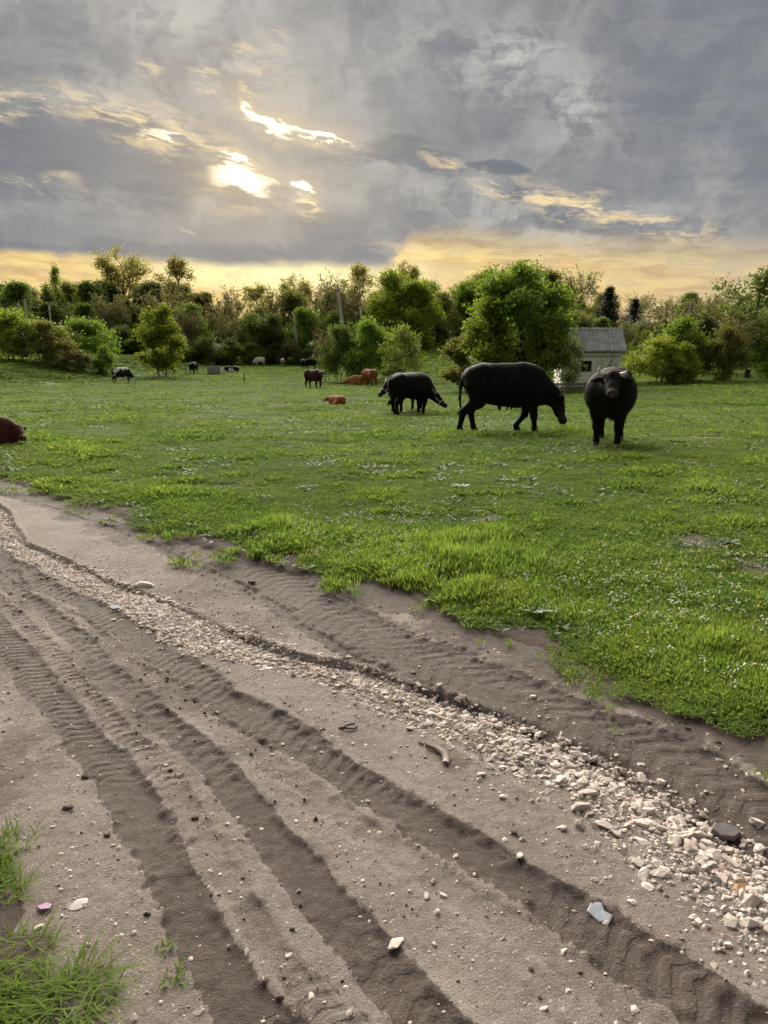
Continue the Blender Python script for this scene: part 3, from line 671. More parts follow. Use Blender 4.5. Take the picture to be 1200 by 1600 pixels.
tag(o, 'brown curved strip like a crescent lying on the dry dirt', 'scrap')
def slab(name, poly, th, mat, loc, tilt=(0, 0, 0)):
    poly = np.array(poly); k = len(poly); inner = poly * 0.9
    v = np.concatenate([np.c_[poly, np.zeros(k)], np.c_[poly, np.full(k, th * 0.7)], np.c_[inner, np.full(k, th)]])
    q = [(j, (j + 1) % k, k + (j + 1) % k, k + j) for j in range(k)] + [(k + j, k + (j + 1) % k, 2 * k + (j + 1) % k, 2 * k + j) for j in range(k)]
    mb = MB(); mb.add(np.concatenate([v, [[0, 0, th * 1.05]], [[0, 0, 0]]]), q, [(2 * k + j, 2 * k + (j + 1) % k, 3 * k) for j in range(k)] + [((j + 1) % k, j, 3 * k + 1) for j in range(k)])
    o = mb.obj(name, mat); o.location = loc; o.rotation_euler = tilt; return o
o = slab('broken_shard', [(-0.05, 0.01), (-0.02, -0.05), (0.025, -0.055), (0.045, -0.03), (0.02, -0.005), (0.024, 0.035), (-0.015, 0.05)], 0.010, M_SLATE, on_road(0.635, 1.875), (0.15, -0.12, 0.1)); o.location.z += 0.004; o.scale = (0.72, 0.72, 0.6)
tag(o, 'blue grey broken shard lying between rut and stones', 'shard')
o = slab('dark_flat_stone', [(-0.05, 0.0), (-0.03, -0.03), (0.015, -0.035), (0.05, -0.01), (0.045, 0.02), (0.01, 0.035), (-0.03, 0.03)], 0.018, M_DARKST, on_road(1.175, 2.25), (0.1, 0.05, 0))
o.location.z += 0.008; tag(o, 'dark grey flat stone among the pale stones', 'stone')
def pebble(name, mat, x, y, r, label, flat=0.6, rz=0.3):
    v, f = stone_shape(int(1000 * abs(x)), 2); o = obj(name, mesh_np(name, v, f, mat, False), None, on_road(x, y)); o.scale = (r, r * 0.9, r * flat); o.location.z += r * 0.05; o.rotation_euler = (0, 0, rz); tag(o, label, 'stone'); return o
pebble('ochre_stone', M_OCHRE, 1.09, 1.97, 0.036, 'rounded orange brown stone in the near end of the stone strip', 0.9)
pebble('chalk_stone', M_WHITE, -0.905, 1.885, 0.032, 'flat white stone on the dirt near the left grass', 0.3)
pebble('pale_stone', M_WHITE, -0.985, 1.80, 0.02, 'small pale stone in front of the purple scrap', 0.5)
pebble('pale_stone', M_WHITE, 0.03, 1.745, 0.034, 'large pale stone in the rut at bottom centre', 0.5, 1.0)
pebble('pale_boulder', M_STONE, -1.66, 4.93, 0.075, 'largest whitish stone at the far end of the stone strip', 0.6)
pebble('tan_stone', M_STONE, -0.62, 3.61, 0.06, 'large tan stone in the middle of the stone strip', 0.55)
o = slab('blue_chip', [(-0.035, 0), (-0.01, -0.022), (0.03, -0.015), (0.035, 0.015), (0.0, 0.03)], 0.008, M_SLATE, on_road(-1.72, 4.47), (0.3, 0.1, 0.4)); o.location.z += 0.02
tag(o, 'small blue chip on the far end of the stone strip', 'shard')
o = slab('purple_scrap', [(-0.022, 0), (-0.005, -0.013), (0.022, -0.008), (0.024, 0.01), (0.0, 0.017)], 0.006, M_PURPLE, on_road(-1.0, 1.872)); o.location.z += 0.004
tag(o, 'dull purple scrap half pressed into the dirt', 'scrap')
a = np.linspace(0.7, 6.4, 16); mb = MB(); mb.tube(np.stack([0.032 * np.cos(a), 0.017 * np.sin(a), 0.006 + 0.004 * np.sin(2 * a)], -1), 0.0042, 6)
o = mb.obj('black_ring', M_BLACK, None, True); o.location = on_road(-0.15, 2.945); o.location.z += 0.003; o.rotation_euler = (0, 0, 0.2); tag(o, 'small open black ring lying on the dry dirt', 'scrap')
tw = np.array([(-0.62, 3.70), (-0.44, 3.65), (-0.30, 3.53), (-0.19, 3.42), (-0.05, 3.31), (0.03, 3.24), (0.15, 3.14), (0.26, 3.05), (0.36, 2.93), (0.43, 2.85), (0.54, 2.70), (0.58, 2.62)])
uu = np.linspace(0, len(tw) - 1, 60); tx, ty = np.interp(uu, np.arange(len(tw)), tw[:, 0]), np.interp(uu, np.arange(len(tw)), tw[:, 1])
tx = tx + 0.012 * np.sin(uu * 2.1); ty = ty + 0.010 * np.cos(uu * 1.7)
mb = MB(); mb.tube(np.stack([tx, ty, road_z(tx, ty) + 0.010 + 0.006 * np.sin(uu * 3)], -1), np.linspace(0.0048, 0.0022, 60), 6)
for k in (12, 24, 31, 44):
    d = np.array([rng.uniform(-0.1, 0.1), rng.uniform(-0.1, 0.05)]); p0 = np.array([tx[k], ty[k]]); pp = [p0, p0 + d * 0.5, p0 + d]
    mb.tube([(a_, b_, float(road_z(a_, b_)) + 0.012) for a_, b_ in pp], [0.003, 0.0024, 0.0012], 5)
o = mb.obj('dry_stalk', M_STALK, None, True); tag(o, 'long dry forked stalk trailing along the stone strip', 'stalk')
for x, y, r, lb in ((-1.13, 2.36, 0.02, 'dark clod on the pale dirt near the left grass, the larger one'), (-0.93, 2.2, 0.015, 'dark clod on the pale dirt, the smaller one by the left rut'), (-1.15, 2.56, 0.016, 'dark clod at the left edge of the track'), (-0.93, 5.02, 0.035, 'dark clod on the far side of the track at the rut lip')):
    v, f = stone_shape(int(900 * abs(x)), 2); v = v + 0.1 * np.sin(v * 9); o = obj('earth_clod', mesh_np('earth_clod', v, f, M_CLOD), None, on_road(x, y)); o.scale = (r, r * 0.8, r * 0.7); o.location.z += r * 0.3; tag(o, lb, 'clod')

# ================================================================ hut, houses, poles, trough, rail
def mat_roof():
    m, t, out = new_mat('asbestos_roof'); v = objco(t)
    a = noise(v, 2.2, 5, 0.65); b = noise(v, 18, 4, 0.7)
    c = mixc(step(a, 0.35, 0.68), (0.30, 0.30, 0.305), (0.47, 0.465, 0.46)); c = mixc(step(b, 0.55, 0.75) * 0.5, c, (0.14, 0.135, 0.13))
    p = bsdf(t, c, 0.9, 0.15); t.links.new(p.outputs[0], out.inputs[0]); return m
M_ROOF = mat_roof()
def mat_plaster():
    m, t, out = new_mat('old_plaster'); v = objco(t)
    a = noise(v, 1.3, 5, 0.65); b = noise(v, 9, 4, 0.65)
    c = mixc(step(a, 0.35, 0.7), (0.80, 0.75, 0.67), (0.90, 0.86, 0.79)); c = mixc(step(b, 0.60, 0.74) * 0.5, c, (0.38, 0.33, 0.27))
    p = bsdf(t, c, 0.92, 0.15, bump(t, b, 0.3, 0.02)); t.links.new(p.outputs[0], out.inputs[0]); return m
M_PLASTER = mat_plaster()
M_WOOD = simple('grey_wood', (0.11, 0.095, 0.08), (0.22, 0.19, 0.165), 6, 0.9, 0.1, 0.4, 0.02)
M_PALEWOOD = simple('bleached_pole', (0.30, 0.27, 0.235), (0.44, 0.40, 0.36), 4, 0.9, 0.1, 0.4, 0.02)
M_CONC = simple('concrete', (0.24, 0.22, 0.20), (0.36, 0.34, 0.31), 5, 0.9, 0.15, 0.3, 0.02)
M_INK = simple('dark_interior', (0.012, 0.011, 0.010), (0.025, 0.022, 0.02), 3, 0.9, 0.1, 0.0, 0.01)
M_WIRE = simple('wire', (0.10, 0.10, 0.10), (0.16, 0.16, 0.16), 3, 0.6, 0.2, 0.0, 0.01)
M_RED = simple('roof_tile', (0.16, 0.095, 0.075), (0.25, 0.16, 0.13), 3, 0.9, 0.1, 0.3, 0.02)
M_STEM = simple('thin_climber', (0.10, 0.08, 0.06), (0.17, 0.14, 0.10), 9, 0.9, 0.1, 0.2, 0.01)

def hut():
    gz_ = float(terrain(13.0, 46)) - 0.15
    H = empty('hut', (12.45, 45.35, gz_ + 0.05), rad(-3)); tag(H, 'small whitewashed hut with grey corrugated roof behind the big tree', 'hut')
    x0, x1, yd, wh = -1.75, 1.75, 2.4, 2.28
    wx0, wx1, wz0, wz1 = -0.62, 0.05, 0.95, 1.62         # window opening in the front wall
    mb = MB(); th = 0.2
    mb.box(((x0 + wx0) / 2, th / 2, wh / 2), (wx0 - x0, th, wh)); mb.box(((x1 + wx1) / 2, th / 2, wh / 2), (x1 - wx1, th, wh))
    mb.box(((wx0 + wx1) / 2, th / 2, wz0 / 2), (wx1 - wx0, th, wz0)); mb.box(((wx0 + wx1) / 2, th / 2, (wh + wz1) / 2), (wx1 - wx0, th, wh - wz1))
    mb.obj('front_wall', M_PLASTER, H)
    for x in (x0, x1):
        s = 1 if x > 0 else -1; mb = MB(); a = x; b = x - s * th
        P = [(0.2, 0), (yd, 0), (yd, wh), (yd / 2, wh + 1.12), (0.2, wh)]
        v = [(a, p, z) for p, z in P] + [(b, p, z) for p, z in P]; q = [(i, (i + 1) % 5, 5 + (i + 1) % 5, 5 + i) for i in range(5)]
        mb.add(v, q, [(0, 1, 2), (0, 2, 3), (0, 3, 4), (5, 7, 6), (5, 8, 7), (5, 9, 8)]); mb.obj('side_wall', M_PLASTER, H)
    mb = MB(); mb.box((0, yd - 0.1, wh / 2), (x1 - x0 - 0.41, 0.2, wh)); mb.obj('back_wall', M_PLASTER, H)
    mb = MB(); mb.box((0, -0.03, 1.86), (x1 - x0 + 0.02, 0.05, 0.05)); mb.obj('ledge', M_CONC, H)
    w = empty('window', (0, 0, 0)); w.parent = H
    mb = MB(); mb.box(((wx0 + wx1) / 2, 0.19, (wz0 + wz1) / 2), (wx1 - wx0, 0.01, wz1 - wz0)); mb.obj('dark_opening', M_INK, w)
    mb = MB()
    for c, d in ((((wx0 + wx1) / 2, 0.03, wz0 + 0.025), (wx1 - wx0 - .004, 0.06, 0.05)), (((wx0 + wx1) / 2, 0.03, wz1 - 0.025), (wx1 - wx0 - .004, 0.06, 0.05)), ((wx0 + 0.03, 0.03, (wz0 + wz1) / 2), (0.05, 0.06, wz1 - wz0 - 0.1)), ((wx1 - 0.03, 0.03, (wz0 + wz1) / 2), (0.05, 0.06, wz1 - wz0 - 0.1)), ((wx0 + 0.42, 0.03, (wz0 + wz1) / 2), (0.035, 0.05, wz1 - wz0 - 0.1))): mb.box(c, d)
    mb.obj('window_frame', M_WOOD, w)
    rise, run = 1.30, yd / 2 + 0.28
    def sheet(u0, u1, v0, v1, side):
        xs = np.arange(u0, u1 + 1e-6, 0.0295); vs = np.linspace(v0, v1, 3); V = []
        for l in (0, 0.012):
            for vv in vs:
                for x in xs: V.append((x, yd / 2 + side * run * (1 - vv) * -1, wh - 0.10 + rise * vv + 0.045 * math.sin(x * 2 * math.pi / 0.236) + l + (0.012 if v0 > 0.3 else 0)))
        n_, k = len(xs), len(xs) * 3; f = grid_faces(n_, 3); edge = []
        mb = MB(); mb.add(V, np.concatenate([f + k, f[:, ::-1]])); o = mb.obj('roof_sheet', M_ROOF, H, True); return o
    for side in (1, -1):
        for i in range(4):
            u0 = -2.02 + i * 1.01
            sheet(u0, u0 + 1.02, 0.0, 0.54, side); sheet(u0, u0 + 1.02, 0.5, 1.0, side)
    mb = MB(); mb.tube([(-2.03, yd / 2, wh + 1.21), (2.05, yd / 2, wh + 1.21)], 0.07, 8); mb.obj('ridge_cap', M_ROOF, H, True)
    mb = MB(); mb.box((0, -0.22, wh - 0.16), (3.96, 0.06, 0.10)); mb.obj('eave_board', M_WOOD, H)
    g = np.random.default_rng(3); mb = MB()
    for k in range(16):
        x = g.uniform(0.5, 1.7); z = 0.2; p = [(x, -0.06, 0.0)]
        for j in range(6): x += g.normal(0.02, 0.10); z += g.uniform(0.15, 0.42); p.append((min(x, 1.8), -0.06 - g.random() * 0.05, min(z, 2.1)))
        mb.tube(p, np.linspace(0.016, 0.005, 7), 4)
    mb.obj('climber', M_STEM, H)
hut()

def house(loc, rz, w, d, wh, rise, label, roofm, nwin):
    H = empty('house', loc, rz); tag(H, label, 'house', 'far houses on the slope')
    mb = MB(); mb.box((0, 0, wh / 2 - 0.4), (w, d, wh + 0.8)); mb.obj('wall', M_CONC, H)
    mb = MB(); o_ = 0.45
    v = [(-w / 2 - o_, -d / 2 - o_, wh - 0.15), (w / 2 + o_, -d / 2 - o_, wh - 0.15), (w / 2 + o_, d / 2 + o_, wh - 0.15), (-w / 2 - o_, d / 2 + o_, wh - 0.15), (-w / 2 + 1.4, 0, wh + rise), (w / 2 - 1.4, 0, wh + rise)]
    v2 = [(a, b, c - 0.1) for a, b, c in v[:4]]
    mb.add(v + v2, [(0, 1, 5, 4), (2, 3, 4, 5), (6, 9, 8, 7), (0, 6, 7, 1), (1, 7, 8, 2), (2, 8, 9, 3), (3, 9, 6, 0)], [(1, 2, 5), (3, 0, 4)]); r = mb.obj('roof', roofm, H)
    mb = MB(); mb.box((w * 0.18, 0.3, wh + rise), (0.5, 0.5, 1.0)); mb.obj('chimney', M_RED, r)
    for k in range(nwin):
        x = -w / 2 + (k + 0.7) * w / (nwin + 0.4); win = MB(); win.box((x, -d / 2 - 0.01, wh * 0.55), (0.9, 0.08, 1.0)); q = win.obj('window', M_WOOD, H)
        win = MB(); win.box((x, -d / 2 - 0.06, wh * 0.55), (0.74, 0.03, 0.84)); win.obj('pane', M_INK, q)
    return H
def z_at(x, y): return float(terrain(x, y))
house((66.0, 200, z_at(66.0, 200) - 0.2), rad(14), 6.2, 5, 1.9, 1.4, 'far house with pale hipped roof half hidden on the slope', M_ROOF, 3)
house((58.5, 186, z_at(58.5, 186) - 0.4), rad(-8), 4, 3.5, 1.7, 0.9, 'low far shed roof left of the hipped roof house', M_ROOF, 1)
house((76.0, 196, z_at(76.0, 196) - 0.4), rad(5), 8, 5, 1.8, 0.8, 'low far house with long flat grey roof right of the hipped one', M_ROOF, 3)

def pole(x, y, top, lean_x, lean_y, r, mat, label, extras=0, group='utility poles around the pasture'):
    z0 = z_at(x, y) - 0.3; P = empty('utility_pole', (x, y, z0)); tag(P, label, 'pole', group)
    h = top - z0; n_ = 7; u = np.linspace(0, 1, n_)
    mb = MB(); mb.tube(np.stack([lean_x * u, lean_y * u, h * u], -1), np.linspace(r, r * 0.62, n_), 8); mb.obj('shaft', mat, P, True)
    if extras:
        mb = MB(); mb.box((lean_x * 0.96, lean_y * 0.96 - r, h * 0.95), (1.1 if extras > 1 else 0.55, 0.09, 0.09)); mb.obj('crossarm', M_WOOD, P)
        for k in (-1, 1):
            mb = MB(); mb.tube([(lean_x * .96 + k * (0.45 if extras > 1 else 0.2), lean_y * .96 - r, h * 0.95 + 0.045), (lean_x * .96 + k * (0.45 if extras > 1 else 0.2), lean_y * .96 - r, h * 0.95 + 0.2)], [0.035, 0.05], 6); mb.obj('insulator', M_PALEWOOD, P)
    return P
# bearing of each pole is kept in metres: x right, y away
pole(-3.3, 72, 7.4, -1.05, 0, 0.21, M_PALEWOOD, 'thick grey wooden pole leaning left out of the central bushes', 1)
pole(-13.3, 118, 6.9, -0.65, 0, 0.20, M_PALEWOOD, 'thin pale pole leaning left at the foot of the woods')
pole(-2.2, 96, 6.8, -0.75, 0, 0.18, M_PALEWOOD, 'short pale pole leaning left above the right of the central bushes')
pole(20.1, 50, 4.5, -0.05, 0, 0.15, M_WOOD, 'tall dark pole standing among the shrubs at right')
pA = pole(-51.5, 108, 7.9, 0.0, 0, 0.19, M_PALEWOOD, 'leftmost pale pole above the left bushes')
pB = pole(-48.5, 104, 8.2, -0.2, 0, 0.19, M_PALEWOOD, 'middle and tallest of the pale poles above the left bushes')
pC = pole(-44.9, 103, 7.2, -0.1, 0, 0.19, M_PALEWOOD, 'rightmost of the three pale poles above the left bushes')
pole(-43.6, 118, 5.2, 0.0, 0, 0.12, M_PALEWOOD, 'small pale pole standing alone before the dark woods at left')
def wire(a, b, sag, label):
    u = np.linspace(0, 1, 14)[:, None]; p = np.array(a) * (1 - u) + np.array(b) * u; p[:, 2] -= (4 * sag * u * (1 - u))[:, 0]
    mb = MB(); mb.tube(p, 0.022, 4, False); o = mb.obj('cable', M_PALEWOOD); tag(o, label, 'cable')
wire((-51.5, 108, 7.3), (-62, 110, 7.2), 0.9, 'slack cable running left from the leftmost pale pole')
wire((-48.7, 104, 7.9), (-45.0, 103, 6.9), 1.1, 'slack cable hanging between the middle and right pale poles')
# trough
T = empty('stone_trough', (-19.6, 87, z_at(-19.6, 87) - 0.05), rad(6)); tag(T, 'low grey weathered stone trough standing in the far pasture', 'trough')
mb = MB(); mb.box((0, -0.5, 0.45), (1.5, 0.12, 0.9)); mb.box((0, 0.5, 0.45), (1.5, 0.12, 0.9)); mb.box((-0.69, 0, 0.45), (0.12, 0.87, 0.9)); mb.box((0.69, 0, 0.45), (0.12, 0.87, 0.9)); mb.obj('basin', M_CONC, T)
mb = MB(); mb.box((0, 0, 0.5), (1.25, 0.86, 0.04)); mb.obj('bottom', M_CONC, T)
mb = MB(); mb.box((0, -0.5, 0.93), (1.6, 0.18, 0.07)); mb.box((0, 0.5, 0.93), (1.6, 0.18, 0.07)); mb.obj('rim', M_CONC, T)
# low rail before the big tree
Fn = empty('low_rail', (10.4, 42.2, z_at(10.4, 42.2) - 0.05)); tag(Fn, 'low dark timber rail at the foot of the big tree', 'rail')
for k in range(5):
    mb = MB(); mb.box((-1.9 + k * 0.95, 0, 0.24), (0.10, 0.10, 0.56)); mb.obj('post', M_WOOD, Fn)
mb = MB(); mb.box((0, -0.07, 0.40), (4.3, 0.05, 0.14)); mb.obj('rail_board', M_WOOD, Fn)
mb = MB(); mb.box((0, -0.07, 0.19), (4.2, 0.05, 0.12)); mb.obj('rail_board', M_WOOD, Fn)
# fence stakes in the pasture
for i, (x, y, h, lx, lb) in enumerate(((-5.1, 61, 1.5, -0.12, 'dark leaning stake beside the standing brown cow'), (-12.3, 66, 0.9, 0.05, 'thin stake left of the white cow'), (-22.1, 84, 0.9, 0.0, 'thin stake right of the lone left tree'))):
    mb = MB(); mb.tube([(lx, 0, h), (lx * .4, 0, h * .5), (0, 0, -0.2)], [0.05, 0.06, 0.07], 6); o = mb.obj('stake', M_WOOD); o.location = (x, y, z_at(x, y)); tag(o, lb, 'stake')

# ================================================================ trees and shrubs
M_BARK = simple('bark', (0.045, 0.036, 0.028), (0.10, 0.082, 0.066), 5, 0.95, 0.1, 0.5, 0.04)
M_TWIG = simple('budding_twig', (0.115, 0.085, 0.062), (0.20, 0.155, 0.11), 3, 0.95, 0.1, 0.2, 0.02)
LEAF = {
 'fresh': leafy('leaf_fresh', (0.135, 0.195, 0.020), (0.265, 0.315, 0.038), 0.30),
 'green': leafy('leaf_green', (0.100, 0.165, 0.025), (0.200, 0.265, 0.042), 0.35),
 'dark': leafy('leaf_dark', (0.070, 0.115, 0.028), (0.145, 0.190, 0.048), 0.35),
 'olive': leafy('leaf_olive', (0.120, 0.130, 0.034), (0.205, 0.205, 0.055), 0.35),
 'brown': leafy('leaf_brown', (0.115, 0.112, 0.050), (0.190, 0.180, 0.078), 0.35),
 'bronze': leafy('leaf_bronze', (0.17, 0.155, 0.060), (0.28, 0.25, 0.10), 0.3, 0.6),
 'yellow': leafy('leaf_yellow', (0.16, 0.215, 0.022), (0.28, 0.33, 0.038), 0.2),
 'conifer': leafy('needle', (0.018, 0.034, 0.016), (0.036, 0.056, 0.026), 0.3, 0.15),
}
M_BLOSSOM = simple('blossom', (0.60, 0.60, 0.54), (0.76, 0.75, 0.70), 5, 0.7, 0.2, 0.0, 0.01)

def leaves_mesh(name, C, size, g, mat, shade=None, flat=0.0, aspect=0.55):
    n = len(C); d = g.normal(size=(n, 3)); d[:, 2] *= (1 - flat); d /= np.linalg.norm(d, axis=1)[:, None]
    e_ = g.normal(size=(n, 3)); e_ -= d * (e_ * d).sum(1)[:, None]; e_ /= np.linalg.norm(e_, axis=1)[:, None]
    s = size * g.uniform(0.6, 1.35, n)[:, None]
    V = np.stack([C - d * s, C + e_ * s * aspect, C + d * s, C - e_ * s * aspect], 1).reshape(-1, 3)
    me = mesh_np(name, V, np.arange(4 * n).reshape(n, 4), mat); k = g.random(n) if shade is None else shade
    set_attr(me, 'shade', np.repeat(k, 4)); return me
def tree_parts(seed, H, R, base, nl=9, ntw=7, nclump=4, nleaf=18, ls=0.15, spread=0.5, style='round', tr=0.16, twig_r=0.018, fill=0.0, stems=1, lean=0.0):
    """returns wood mesh builder and leaf centres for a broad-leaved tree of height H and crown radius R"""
    g = np.random.default_rng(seed); mb = MB(); C = []; SH = []
    cz = base + (H - base) * 0.52; hz = (H - base) * 0.52
    for st in range(stems):
        a0 = g.uniform(0, 6.28); off = np.array([math.cos(a0), math.sin(a0), 0]) * (0 if stems == 1 else R * 0.18)
        top = np.array([lean * H, 0, H * 0.80]) + off * 2.5 + np.array([g.normal(0, R * 0.08), g.normal(0, R * 0.08), 0])
        u = np.linspace(0, 1, 7)[:, None]; trunk = off + (top - off) * u + np.c_[g.normal(0, R * 0.03, (7, 2)), np.zeros(7)] * (u > 0.1)
        trunk[0, 2] = -0.3
        mb.tube(trunk, np.linspace(tr, tr * 0.25, 7) / math.sqrt(stems), 7, False)
        for i in range(nl):
            f = g.uniform(max(0.12, base / H * 0.9), 0.97); k = min(int(f * 6), 5); p0 = trunk[k] + (trunk[k + 1] - trunk[k]) * (f * 6 - k)
            a = i * 2.4 + g.normal(0, 0.35); 
            if style == 'vase': tz = g.uniform(0.2, 1.0)
            else: tz = np.clip((f - base / H) / (1 - base / H) * 2 - 1 + g.normal(0.2, 0.25), -0.92, 0.98)
            rr = R * math.sqrt(max(0.05, 1 - tz * tz)) * g.uniform(0.72, 1.05)
            p3 = np.array([math.cos(a) * rr + lean * H * 0.7, math.sin(a) * rr, cz + hz * tz])
            if p3[2] < p0[2] - 0.3 * R: p3[2] = p0[2] - 0.15 * R
            L = np.linalg.norm(p3 - p0); u4 = np.linspace(0, 1, 6)[:, None]
            limb = p0 + (p3 - p0) * u4 + np.c_[g.normal(0, 0.05 * L, (6, 3))] * np.sin(u4 * 3.14) + np.array([0, 0, 0.12 * L]) * np.sin(u4 * 3.14)
            mb.tube(limb, np.linspace(tr * 0.42 * (1 - 0.5 * f), twig_r, 6) / math.sqrt(stems), 5, False)
            for j in range(ntw):
                w = g.uniform(0.3, 1.0); kk = min(int(w * 5), 4); q0 = limb[kk] + (limb[kk + 1] - limb[kk]) * (w * 5 - kk)
                d = (p3 - p0) / L * 0.6 + g.normal(0, 0.6, 3) + np.array([0, 0, 0.35]); d /= np.linalg.norm(d); l = R * spread * g.uniform(0.35, 0.8)
                q1 = q0 + d * l; mid = q0 + d * l * 0.5 + g.normal(0, 0.06 * l, 3)
                mb.tube([q0, mid, q1], [twig_r, twig_r * 0.7, twig_r * 0.35], 3, False)
                for c in range(nclump):
                    cc = q0 + (q1 - q0) * g.uniform(0.35, 1.1) + g.normal(0, 0.10 * R * spread, 3); sh = g.random()
                    n_ = max(2, int(nleaf * g.uniform(0.5, 1.5)))
                    C.append(cc + g.normal(0, 1, (n_, 3)) * np.array([1, 1, 0.75]) * R * 0.11 * (0.6 + spread)); SH.append(np.clip(sh * 0.6 + 0.4 * g.random(n_), 0, 1))
    C = np.concatenate(C); SH = np.concatenate(SH)
    ok = C[:, 2] > 0.05
    return mb, C[ok], SH[ok], g
def make_tree(name, seed, mat, ls, flat=0.2, blossom=0, **kw):
    mb, C, SH, g = tree_parts(seed, ls=ls, **kw)
    r = {'trunk': mb.mesh('trunk', M_BARK, True), 'crown': leaves_mesh('crown', C, ls, g, mat, SH, flat)}
    if blossom:
        pick = C[g.random(len(C)) < blossom]; r['blossom'] = leaves_mesh('blossom', pick + g.normal(0, 0.05, pick.shape), ls * 0.62, g, M_BLOSSOM, None, 0.0, 0.9)
    return r
def twig_tree(seed, H, R, base, n=26, leafn=4, ls=0.13, mat=None):
    """thin upright twigs, only just coming into leaf"""
    g = np.random.default_rng(seed); mb = MB(); C = []
    mb.tube([(0, 0, -0.3), (g.normal(0, 0.1), g.normal(0, 0.1), H * 0.4), (g.normal(0, 0.25), g.normal(0, 0.25), H * 0.85)], [0.15, 0.10, 0.03], 6, False)
    for i in range(n):
        z0 = g.uniform(base, H * 0.7); a = g.uniform(0, 6.28); rr = R * math.sqrt(g.random()); tip = np.array([math.cos(a) * rr, math.sin(a) * rr, min(H, z0 + (H - base) * g.uniform(0.25, 0.6))])
        p0 = np.array([0, 0, z0]); mid = p0 + (tip - p0) * 0.5 + np.array([math.cos(a), math.sin(a), 0]) * rr * 0.22
        mb.tube([p0, mid, tip], [0.05, 0.034, 0.014], 4, False)
        for j in range(9):
            w = g.uniform(0.25, 1.0); q0 = p0 + (tip - p0) * w + np.array([math.cos(a), math.sin(a), 0]) * rr * 0.22 * 4 * w * (1 - w); d = g.normal(0, 0.55, 3) + np.array([math.cos(a) * .5, math.sin(a) * .5, 0.9]); d /= np.linalg.norm(d); l = g.uniform(0.5, 1.5) * R * 0.32
            q1 = q0 + d * l; mb.tube([q0, (q0 + q1) / 2 + g.normal(0, 0.04, 3), q1], [0.018, 0.013, 0.006], 3, False)
            for k in range(3):
                w0 = q0 + (q1 - q0) * g.uniform(0.3, 1); w1 = w0 + (d + g.normal(0, 0.6, 3)) * l * 0.4; mb.tube([w0, w1], [0.011, 0.005], 3, False)
                C.append(w1 + g.normal(0, 0.10, (leafn, 3)))
    C = np.concatenate(C)
    return {'trunk': mb.mesh('trunk', M_TWIG, True), 'crown': leaves_mesh('crown', C, ls, g, mat, None, 0.0, 0.6)}
def conifer(seed, H, R):
    g = np.random.default_rng(seed); mb = MB(); mb.tube([(0, 0, -0.3), (0, 0, H * 0.5), (0, 0, H)], [0.16, 0.1, 0.02], 6, False); C = []
    for z in np.arange(0.12 * H, H * 0.98, H * 0.035):
        rr = R * (1 - z / H) ** 0.85 * g.uniform(0.75, 1.15) + 0.06; k = 7
        for j in range(k):
            a = j * 6.28 / k + g.uniform(0, 0.8); L = rr * g.uniform(0.75, 1.1); u = np.linspace(0.1, 1, 9); p = np.stack([np.cos(a) * L * u, np.sin(a) * L * u, z - 0.22 * L * u + 0.10 * L * u * u], -1)
            mb.tube(p[[0, 4, 8]], [0.03, 0.02, 0.008], 3, False)
            C.append((p[:, None] + g.normal(0, 0.045 * R + 0.03, (9, 5, 3))).reshape(-1, 3))
    return {'trunk': mb.mesh('trunk', M_BARK, True), 'crown': leaves_mesh('crown', np.concatenate(C), 0.14, g, LEAF['conifer'], None, 0.3, 0.35)}

PROTO = {
 'dense0': make_tree('d0', 1, LEAF['green'], 0.19, H=10, R=3.6, base=0.6, nl=22, ntw=9, nclump=4, nleaf=16, spread=0.55),
 'dense1': make_tree('d1', 2, LEAF['green'], 0.19, H=10, R=3.0, base=0.5, nl=20, ntw=9, nclump=4, nleaf=16, spread=0.5),
 'dense2': make_tree('d2', 3, LEAF['green'], 0.19, H=10, R=4.2, base=0.5, nl=24, ntw=9, nclump=4, nleaf=15, spread=0.5),
 'airy0': make_tree('a0', 4, LEAF['bronze'], 0.17, H=14, R=3.4, base=5.0, nl=13, ntw=8, nclump=3, nleaf=13, spread=0.45, style='vase', tr=0.2, twig_r=0.03),
 'airy1': make_tree('a1', 5, LEAF['bronze'], 0.17, H=13, R=3.0, base=4.0, nl=12, ntw=9, nclump=3, nleaf=13, spread=0.5, tr=0.18, twig_r=0.03),
 'twig0': twig_tree(6, 11, 2.6, 2.0, 26, 5, 0.13, LEAF['brown']),
 'twig1': twig_tree(7, 11, 3.1, 1.5, 30, 5, 0.13, LEAF['brown']),
 'bush0': make_tree('b0', 8, LEAF['green'], 0.13, H=4, R=2.2, base=0.1, nl=8, ntw=6, nclump=4, nleaf=13, spread=0.5, stems=3, tr=0.08, twig_r=0.012),
 'bush1': make_tree('b1', 9, LEAF['green'], 0.13, H=4, R=2.7, base=0.1, nl=9, ntw=6, nclump=4, nleaf=13, spread=0.45, stems=3, tr=0.08, twig_r=0.012),
 'flower': make_tree('f', 10, LEAF['green'], 0.10, H=3.2, R=1.9, base=0.3, nl=8, ntw=6, nclump=4, nleaf=7, spread=0.45, stems=3, tr=0.07, twig_r=0.012, blossom=0.28),
 'conifer': conifer(11, 10, 3.8),
}
def plant(name, proto, x, y, sxy, sz, leaf, label, group=None, rz=None, cat='tree', dz=0.0):
    p = PROTO[proto]; e_ = empty(name, (x, y, z_at(x, y) + dz), rng.uniform(0, 6.28) if rz is None else rz); e_.scale = (sxy, sxy, sz)
    for part, me in p.items():
        o = obj(part, me, e_)
        if part == 'crown' and leaf: o.material_slots[0].link = 'OBJECT'; o.material_slots[0].material = LEAF[leaf]
    tag(e_, label, cat, group); return e_

